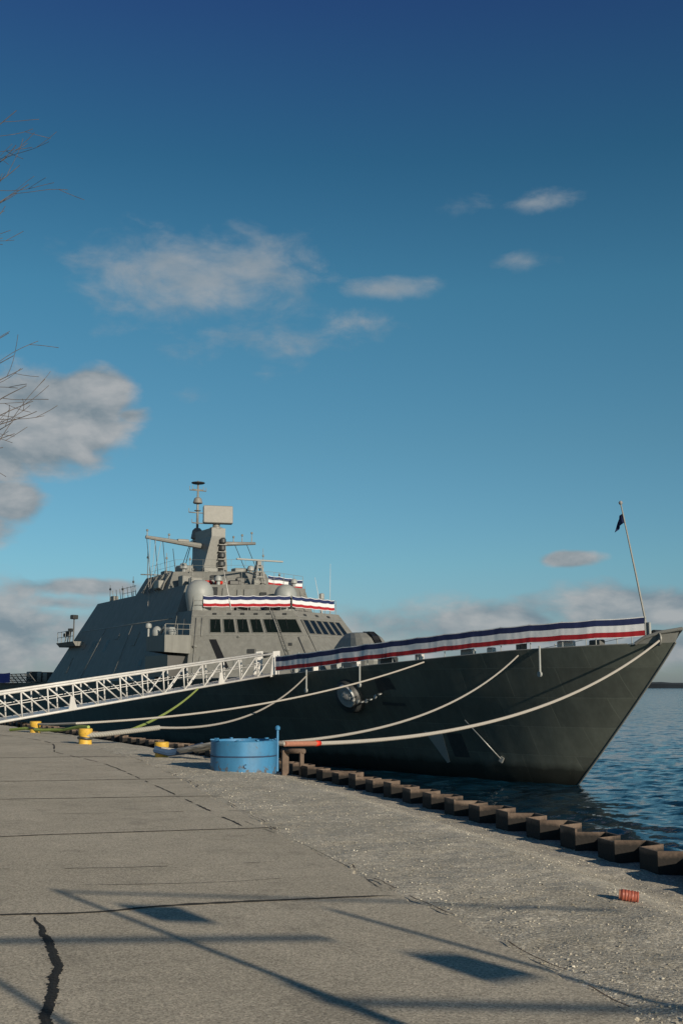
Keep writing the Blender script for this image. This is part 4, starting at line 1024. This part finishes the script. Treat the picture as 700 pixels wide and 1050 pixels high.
# drooping union jack on the jackstaff
b = MB(); rows = []
for i in range(9):
    t = i/8
    p0 = L_(3.05-.04*t,0,12.42-.50*t)
    row = []
    for j in range(7):
        k = j/6
        row.append(p0 + V(-.52*k*(.5+.5*t)-.04, .06*math.sin(k*9+t*2), -.30*k - .1*k*t + .02*math.sin(t*7)))
    rows.append([world(p) for p in row])
b.loft(rows, False, False, 0, True); b.loft([[p+PORT*.012 for p in r] for r in rows], False, False, 0, True)
tag(b.build('flag', M_['navy'], None, True), 'small dark navy flag drooping from the tilted staff at the bow', 'flag')

# ------------------------------------------------------------------ gangway
g1 = W(25.9, -7.05, 5.15+.12); g0 = V(-16.0, 51.2, .02)
gd = (g1-g0); glen = gd.length; gx = gd.normalized(); gyv = V(0,0,1).cross(gx).normalized(); gzv = gx.cross(gyv)
gang = empty('gangway', g0)
tag(gang, 'white lattice truss gangway sloping from the quay up to the warship deck', 'gangway')
def GP(a, w, h): return gx*a + gyv*w + gzv*h
GH, GW = 1.22, 1.15; NP = 13
def strut(name, a, c, r, n=6, mat='white'):
    q = MB(); q.tube([a, c], r, n); return q.build(name, M_[mat], gang)
for w in (-GW/2, GW/2):
    strut('bottom_chord', GP(-.6,w,0), GP(glen,w,0), .065); strut('top_chord', GP(.2,w,GH), GP(glen,w,GH), .065)
    strut('handrail', GP(.3,w*.86,GH*.55), GP(glen-.3,w*.86,GH*.55), .022)
    for k in range(NP+1):
        a = .35 + (glen-.7)*k/NP
        strut('upright', GP(a,w,0), GP(a,w,GH), .042)
        if k < NP:
            c = .35 + (glen-.7)*(k+1)/NP
            if k < 7: strut('diagonal', GP(a,w,GH), GP(c,w,0), .040)
            else: strut('diagonal', GP(a,w,0), GP(c,w,GH), .040)
b = MB()
for k in range(40):
    a = .2+(glen-.4)*k/40; q = [GP(a,-GW/2+.06,.05), GP(a+glen/40-.05,-GW/2+.06,.05), GP(a+glen/40-.05,GW/2-.06,.05), GP(a,GW/2-.06,.05)]
    b.loft([[p-gzv*.04 for p in q], q], True, True)
b.build('walkway', M_['alu'], gang)
for a in (glen*.235, glen*.755):
    b = MB(); w = -GW/2-.06; q = [GP(a-.28,w,-.02), GP(a+.28,w,-.02), GP(a+.16,w,.30), GP(a+.10,w,.62), GP(a-.10,w,.62), GP(a-.18,w,.30)]
    b.loft([[p+gyv*.04 for p in q], q], True, True); b.build('lifting_plate', M_['white'], gang)
for w in (-GW/2-.07, GW/2+.07):
    b = MB(); q = [GP(glen-.75,w,-.1), GP(glen+.05,w,-.1), GP(glen+.28,w,GH+.12), GP(glen-.35,w,GH+.14)]
    b.loft([[p+gyv*.05 for p in q], q], True, True); b.build('end_plate', M_['white'], gang)
b = MB()
for w in (-.45,.45): b.lathe([(.05,-.06),(.16,-.06),(.16,.06),(.05,.06)], tuple(GP(-.4,w,-.02)), 14, 0, Matrix.Rotation(R(90),4,'X'))
b.build('roller', M_['dark'], gang)

# ------------------------------------------------------------------ quay furniture
def bollard(x, y, h, label, r=.155):
    t = empty('bollard', (x, y, gz(x, y, edge_x(y), dock_x(y))))
    tag(t, label, 'bollard', 'yellow mooring bollards along the quay')
    b = MB(); b.lathe([(r*.98,-.15),(r*.98,.02),(r*.95,.05),(r*.93,h*.5)], (0,0,0), 20); b.build('post', M_['yellow'], t)
    b = MB(); b.lathe([(r*.9,h*.5),(r*.96,h*.62),(r*1.03,h*.68),(r*1.03,h*.96),(r*.9,h),(.01,h)], (0,0,0), 20); b.build('cap', M_['yellow'], t)
    b = MB(); pts = [V(math.cos(a)*r*1.0, math.sin(a)*r*1.0, h*.40+.02*math.sin(a*2)) for a in [i*.42 for i in range(16)]]; b.tube(pts, .04, 6); b.build('rope_turn', M_['bluecloth'] if h < .36 else M_['dark'], t)
    return t
B1 = bollard(-4.38, 28.3, .36, 'yellow bollard nearest the blue tank, with a dark blue rope sleeve', .17)
B2 = bollard(-7.55, 34.2, .46, 'yellow bollard with a dark band standing in the middle of the three', .2)
B3 = bollard(-11.2, 42.4, .42, 'yellow bollard farthest along the quay, under the low end of the gangway', .2)

# blue ring tank
TX, TY, TR, TH = -2.04, 24.25, .685, .64
tz = gz(TX, TY-TR, edge_x(TY), dock_x(TY)) - .02
tank = empty('mooring_tank', (TX, TY, tz))
tag(tank, 'round blue painted steel tank standing on the gravel by the quay edge', 'tank')
b = MB(); b.lathe([(TR,-.04),(TR,.31),(TR-.012,.315),(TR-.012,.335),(TR,.34),(TR,TH-.02),(TR-.02,TH),(TR-.09,TH),(TR-.09,TH-.05),(.02,TH-.06)], (0,0,0), 56)
b.build('shell', M_['blue'], tank)
b = MB(); b.lathe([(TR+.004,.312),(TR+.012,.316),(TR+.012,.334),(TR+.004,.338)], (0,0,0), 56); b.build('seam_band', M_['bluecloth'], tank)
b = MB()
for k in range(10):
    a = k*.628+.2; b.box((math.cos(a)*(TR-.03), math.sin(a)*(TR-.03), TH+.012), (.09,.05,.03), a, 0, 0, 0, .006)
b.build('lug', M_['blue'], tank)
b = MB(); b.tube([(.10+.028*math.cos(a), -TR-.006, .14+.038*math.sin(a)) for a in [R(50+i*26) for i in range(11)]], .007, 6); b.build('painted_letter', M_['bluecloth'], tank)
b = MB(); b.tube([(TR+.02,-.02,0), (TR+.02,-.02,TH+.20)], .027, 10); b.lathe([(.02,-.05),(.05,-.03),(.056,.02),(.025,.055)], (TR+.02,-.02,TH+.24), 14); b.tube([(TR-.02,-.02,TH+.23),(TR+.07,-.02,TH+.25)], .022, 8)
b.build('valve_post', M_['blue'], tank)

# rusty steel frame that carries the lines by the tank
FX, FY = -1.28, 26.0
fz = gz(FX, FY, edge_x(FY), dock_x(FY))
fm = empty('mooring_stand', (FX, FY, fz)); tag(fm, 'rusty brown steel mooring stand at the quay edge just right of the blue tank', 'mooring stand')
b = MB(); b.box((.02,0,.2), (.15,.12,.7), .3, 0, 0, 0, .01); b.build('post', M_['bare_rust'], fm)
b = MB(); b.box((.40,-.35,.2), (.09,.10,.66), .3, 0, 0, 0, .01); b.build('post', M_['bare_rust'], fm)
b = MB(); b.tube([(-.05,.05,.53),(.46,-.41,.55)], .055, 8); b.build('rail', M_['bare_rust'], fm)

# mooring ropes
def sagline(a, c, sag, n=28):
    return [a.lerp(c, i/n) + V(0,0,-sag*4*(i/n)*(1-i/n)) for i in range(n+1)]
def rope(pts, r, label, mat='rope', group='mooring lines from the quay to the warship', sleeve=None, cat='rope'):
    b = MB(); b.tube(pts, r, 8); o = b.build('mooring_rope', M_[mat], None, True); tag(o, label, cat, group)
    if sleeve:
        for (i0, i1, rr_, m) in sleeve:
            s_ = MB(); s_.tube([p - o.location for p in pts[i0:i1+1]], rr_, 10); s_.build('chafe_sleeve', M_[m], o)
    return o
A_ = V(-1.30, 25.6, .46)
bol = V(-4.3, 28.25, .22)
pre = [bol + V(-.05,-.2,-.08), bol+V(.3,-.2,-.12), V(-3.7,27.6,.16), V(-2.9,26.9,.34), V(-2.1,26.2,.40)]
pA, _ = side(6.7, .97, .1); pB = hull_pt(.45, 1, -1) + V(.1,-.12,.12)
pathA = pre + sagline(A_, world(pA), .78)
rope(pathA, .036, 'pale mooring rope curving from the quay edge to the bow flank below the bunting')
pre2 = [p + V(.02,-.08,.05) for p in pre]
pathB = pre2 + sagline(A_+V(.05,-.05,-.03), world(pB), 1.08, 160)
rope(pathB, .048, 'thick pale mooring rope with orange sleeve running to the very tip of the bow', sleeve=[(5, 12, .060, 'salmon'), (12, 13, .066, 'tape')])
pC, _ = side(12.3, .99, .12); pD, _ = side(21.6, .98, .12)
rope([V(-11.1,42.3,.3), V(-10.3,41.4,.33)] + sagline(V(-9.2,40.2,.40), world(pC), .55), .040, 'pale mooring rope from the farthest bollard to the hull above the anchor')
rope([V(-7.5,34.1,.25), V(-7.0,34.3,.28), V(-6.2,35.0,.36)] + sagline(V(-5.6,35.6,.42), world(pD), .82), .040, 'pale mooring rope from the middle bollard to the hull near the gangway end', sleeve=[(0, 3, .075, 'hose')])
rope([V(-4.5,28.0,.18), V(-4.15,27.95,.10), V(-3.8,27.9,.14), V(-3.3,27.6,.28)], .085, 'dark blue sleeved rope end lying at the bollard by the blue tank', 'bluecloth', 'mooring gear on the quay')
rope([V(-3.5,27.75,.20), V(-2.9,27.2,.32), V(-2.4,26.8,.38)], .085, 'grey sleeved rope between the near bollard and the blue tank', 'hose', 'mooring gear on the quay')
# green webbing
gs = GP(glen*.70, 0, -.05) + g0
rope(sagline(V(-7.3,39.2,.15), gs, .25, 12), .05, 'green webbing strap stretched from the quay edge up to the gangway', 'green', 'mooring gear on the quay', None, 'strap')
rope([V(-12.4,43.4,.06), V(-11.6,42.6,.14), V(-10.8,41.9,.10), V(-9.8,41.0,.16), V(-9.0,40.0,.30), V(-8.6,39.4,.3)], .055, 'green fabric sleeve lying over the ground by the farthest bollard', 'green', 'mooring gear on the quay', None, 'strap')

# crumpled orange bottle on the gravel
bx, by = 2.36, 9.72; bz = gz(bx, by, edge_x(by), dock_x(by))
M = Matrix.Rotation(R(-14),4,'Z') @ Matrix.Rotation(R(-84),4,'Y')
bt = empty('plastic_bottle', (bx, by, bz)); tag(bt, 'crumpled orange plastic bottle lying on the gravel near the sheet piles', 'bottle')
prof = [(.005,-.078),(.040,-.076),(.046,-.07)]
for k in range(10): prof += [(.047 if k % 2 else .0425, -.062+k*.0125)]
prof += [(.040,.066),(.036,.070)]
b = MB(); b.lathe(prof, (0,0,.047), 20, 0, M)
b.v = [(x+.004*mnoise.noise(V(x*40,y*40,z*40)), y+.004*mnoise.noise(V(x*40,y*40,z*40+9)), z+.003*mnoise.noise(V(x*30,y*30,z*30+3))) for x,y,z in b.v]
b.build('body', M_['orange'], bt)
b = MB(); b.lathe([(.030,.068),(.038,.070),(.038,.080),(.030,.082),(.026,.079),(.005,.076)], (0,0,.047), 20, 0, M); b.build('rim', M_['salmon'], bt)

# ------------------------------------------------------------------ bare tree just outside the left of the view
def px(u, v, Y):
    x = (u-350)/FPX; y = (525-v)/FPX; T = R(PITCH)
    d = V(x, math.cos(T)-y*math.sin(T), math.sin(T)+y*math.cos(T)); return V(0,0,EYE) + d*(Y/d.y)
tr = empty('bare_tree', (-8.2, 13.2, 0)); tag(tr, 'leafless tree whose bare twigs reach in at the upper left', 'tree')
T0 = V(-8.2, 13.2, 0)
tb = MB(); trunk = [V(0,0,-.1), V(.06,0,1), V(.02,.05,2.4), V(.1,0,3.8), V(.15,.05,5.2), V(.1,0,6.6), V(.2,0,8.2), V(.15,.1,9.6)]
tb.tube(trunk, [.27,.2,.18,.155,.125,.095,.06,.03], 12); tb.build('trunk', M_['bark'], tr)
cb = MB(); trng = random.Random(11)
def grow(p, d, length, r, depth, seed, goal=None):
    """a wandering twig that throws side shoots alternately left and right"""
    step = .11; n = max(3, int(length/step)); pts = [p.copy()]; d = d.normalized(); sides = []
    for i in range(n):
        w = V(mnoise.noise(V(i*.33, seed, 0)), mnoise.noise(V(i*.33, seed, 5)), mnoise.noise(V(i*.33, seed, 9)))
        d = (d + w*.20 + V(0,0,.02 if goal is None else 0)).normalized()
        if goal is not None and (goal-p).length > .2: d = (d*.72 + (goal-p).normalized()*.28).normalized()
        p = p + d*step; pts.append(p.copy())
        if depth < 3 and i > 1 and i < n-1: sides.append((i+1, p.copy(), d.copy()))
    cb.tube(pts, [max(.0033, r*(1-.85*i/n)) for i in range(n+1)], 6 if depth == 0 else 4)
    sgn = 1; k = 0; gap = (3, 3, 3)[min(depth, 2)]
    for i, q, dd in sides:
        k += 1
        if k < gap: continue
        k = 0; sgn = -sgn
        ax = dd.cross(V(trng.gauss(0,1), trng.gauss(0,1), trng.gauss(0,1))).normalized()
        nd_ = (Matrix.Rotation(R(trng.uniform(28,52))*sgn, 3, ax) @ dd)
        grow(q, nd_, length*(1-.75*i/n)*trng.uniform(.30,.52), r*(1-.8*i/n)*.62, depth+1, seed+trng.random()*50)
for k, ((u, v), h) in enumerate((((22,116),5.8),((10,136),5.7),((26,150),5.5),((30,170),5.2),((40,186),5.1),((30,202),4.9),((16,218),4.8),((4,234),4.7),((4,326),4.3),((18,346),4.2),((24,366),4.1),((30,380),4.0),((36,396),3.9),((44,410),3.85),((44,424),3.8),((28,432),3.7),((22,446),3.6),((10,458),3.5))):
    Y = 13.2 + trng.uniform(-.8,.8); base = V(.1,.02,h-.55); tip = px(u-9, v, Y) - T0
    # climb from the trunk, then level out towards the tip
    dv = tip - base; grow(base, dv.normalized() - V(0,0,.35), dv.length*1.02, .026, 0, 7.7*k, tip)
for k in range(13):
    a = k*2.4+.6; h = 3.3+k*.45
    d = V(math.cos(a), math.sin(a), .55).normalized()
    if d.x > .45: continue
    grow(V(.1,0,h), d, 3.4-.15*k, .05-.002*k, 0, 200+k*3.1)
cb.build('crown', M_['bark'], tr)

# ------------------------------------------------------------------ steel banner frame behind the camera; its shadow crosses the pavement
sx, sy = -SX/math.tan(R(SUN_EL))*1.0, -SY/math.tan(R(SUN_EL))      # shadow offset per metre of height
bf = empty('sign_frame', (4.0, -4.0, 0)); tag(bf, 'steel frame with two small sign plates beside the viewer, its shadow crossing the pavement', 'sign frame')
O = V(4.0, -4.0, 0)
def caster(gxp, gyp, h): return V(gxp - sx*h, gyp - sy*h, h) - O   # point at height h whose shadow falls on (gx, gy)
def beam(name, pts, r):
    q = MB(); q.tube(pts, r, 8); q.build(name, M_['galv'], bf)
hp = 3.2
for gxp, gyp in ((-2.43, 9.97), (-.1, 9.12), (-2.6,7.8), (-.35,6.95)):
    top = caster(gxp, gyp, hp); beam('post', [V(top.x, top.y, 0), top], .028)
for g1_, g2_, g3_, g4_ in (((-1.79,9.32),(-1.29,9.20),(-.90,8.57),(-1.31,8.64)), ((.38,7.66),(.72,7.64),(1.18,7.04),(.87,6.89))):
    hb = 3.0; hl = hb - math.hypot(g4_[0]-g1_[0], g4_[1]-g1_[1])*math.tan(R(SUN_EL))
    q = [caster(*g1_, hb), caster(*g2_, hb), caster(*g3_, hl), caster(*g4_, hl)]
    b = MB(); b.loft([q, [p+V(.01,.02,0) for p in q]], True, True); b.build('sign_plate', M_['navy'], bf)
beam('crossbar', [caster(-4.5,7.92,3.1), caster(-.1,8.10,3.1)], .032)
beam('crossbar', [caster(-.1,6.52,2.9), caster(2.4,6.30,2.9)], .032)
beam('crossbar', [caster(-2.35,9.86,3.15), caster(2.2,9.15,3.15)], .02)
# ------------------------------------------------------------------ render
scn.render.resolution_x = 682; scn.render.resolution_y = 1024
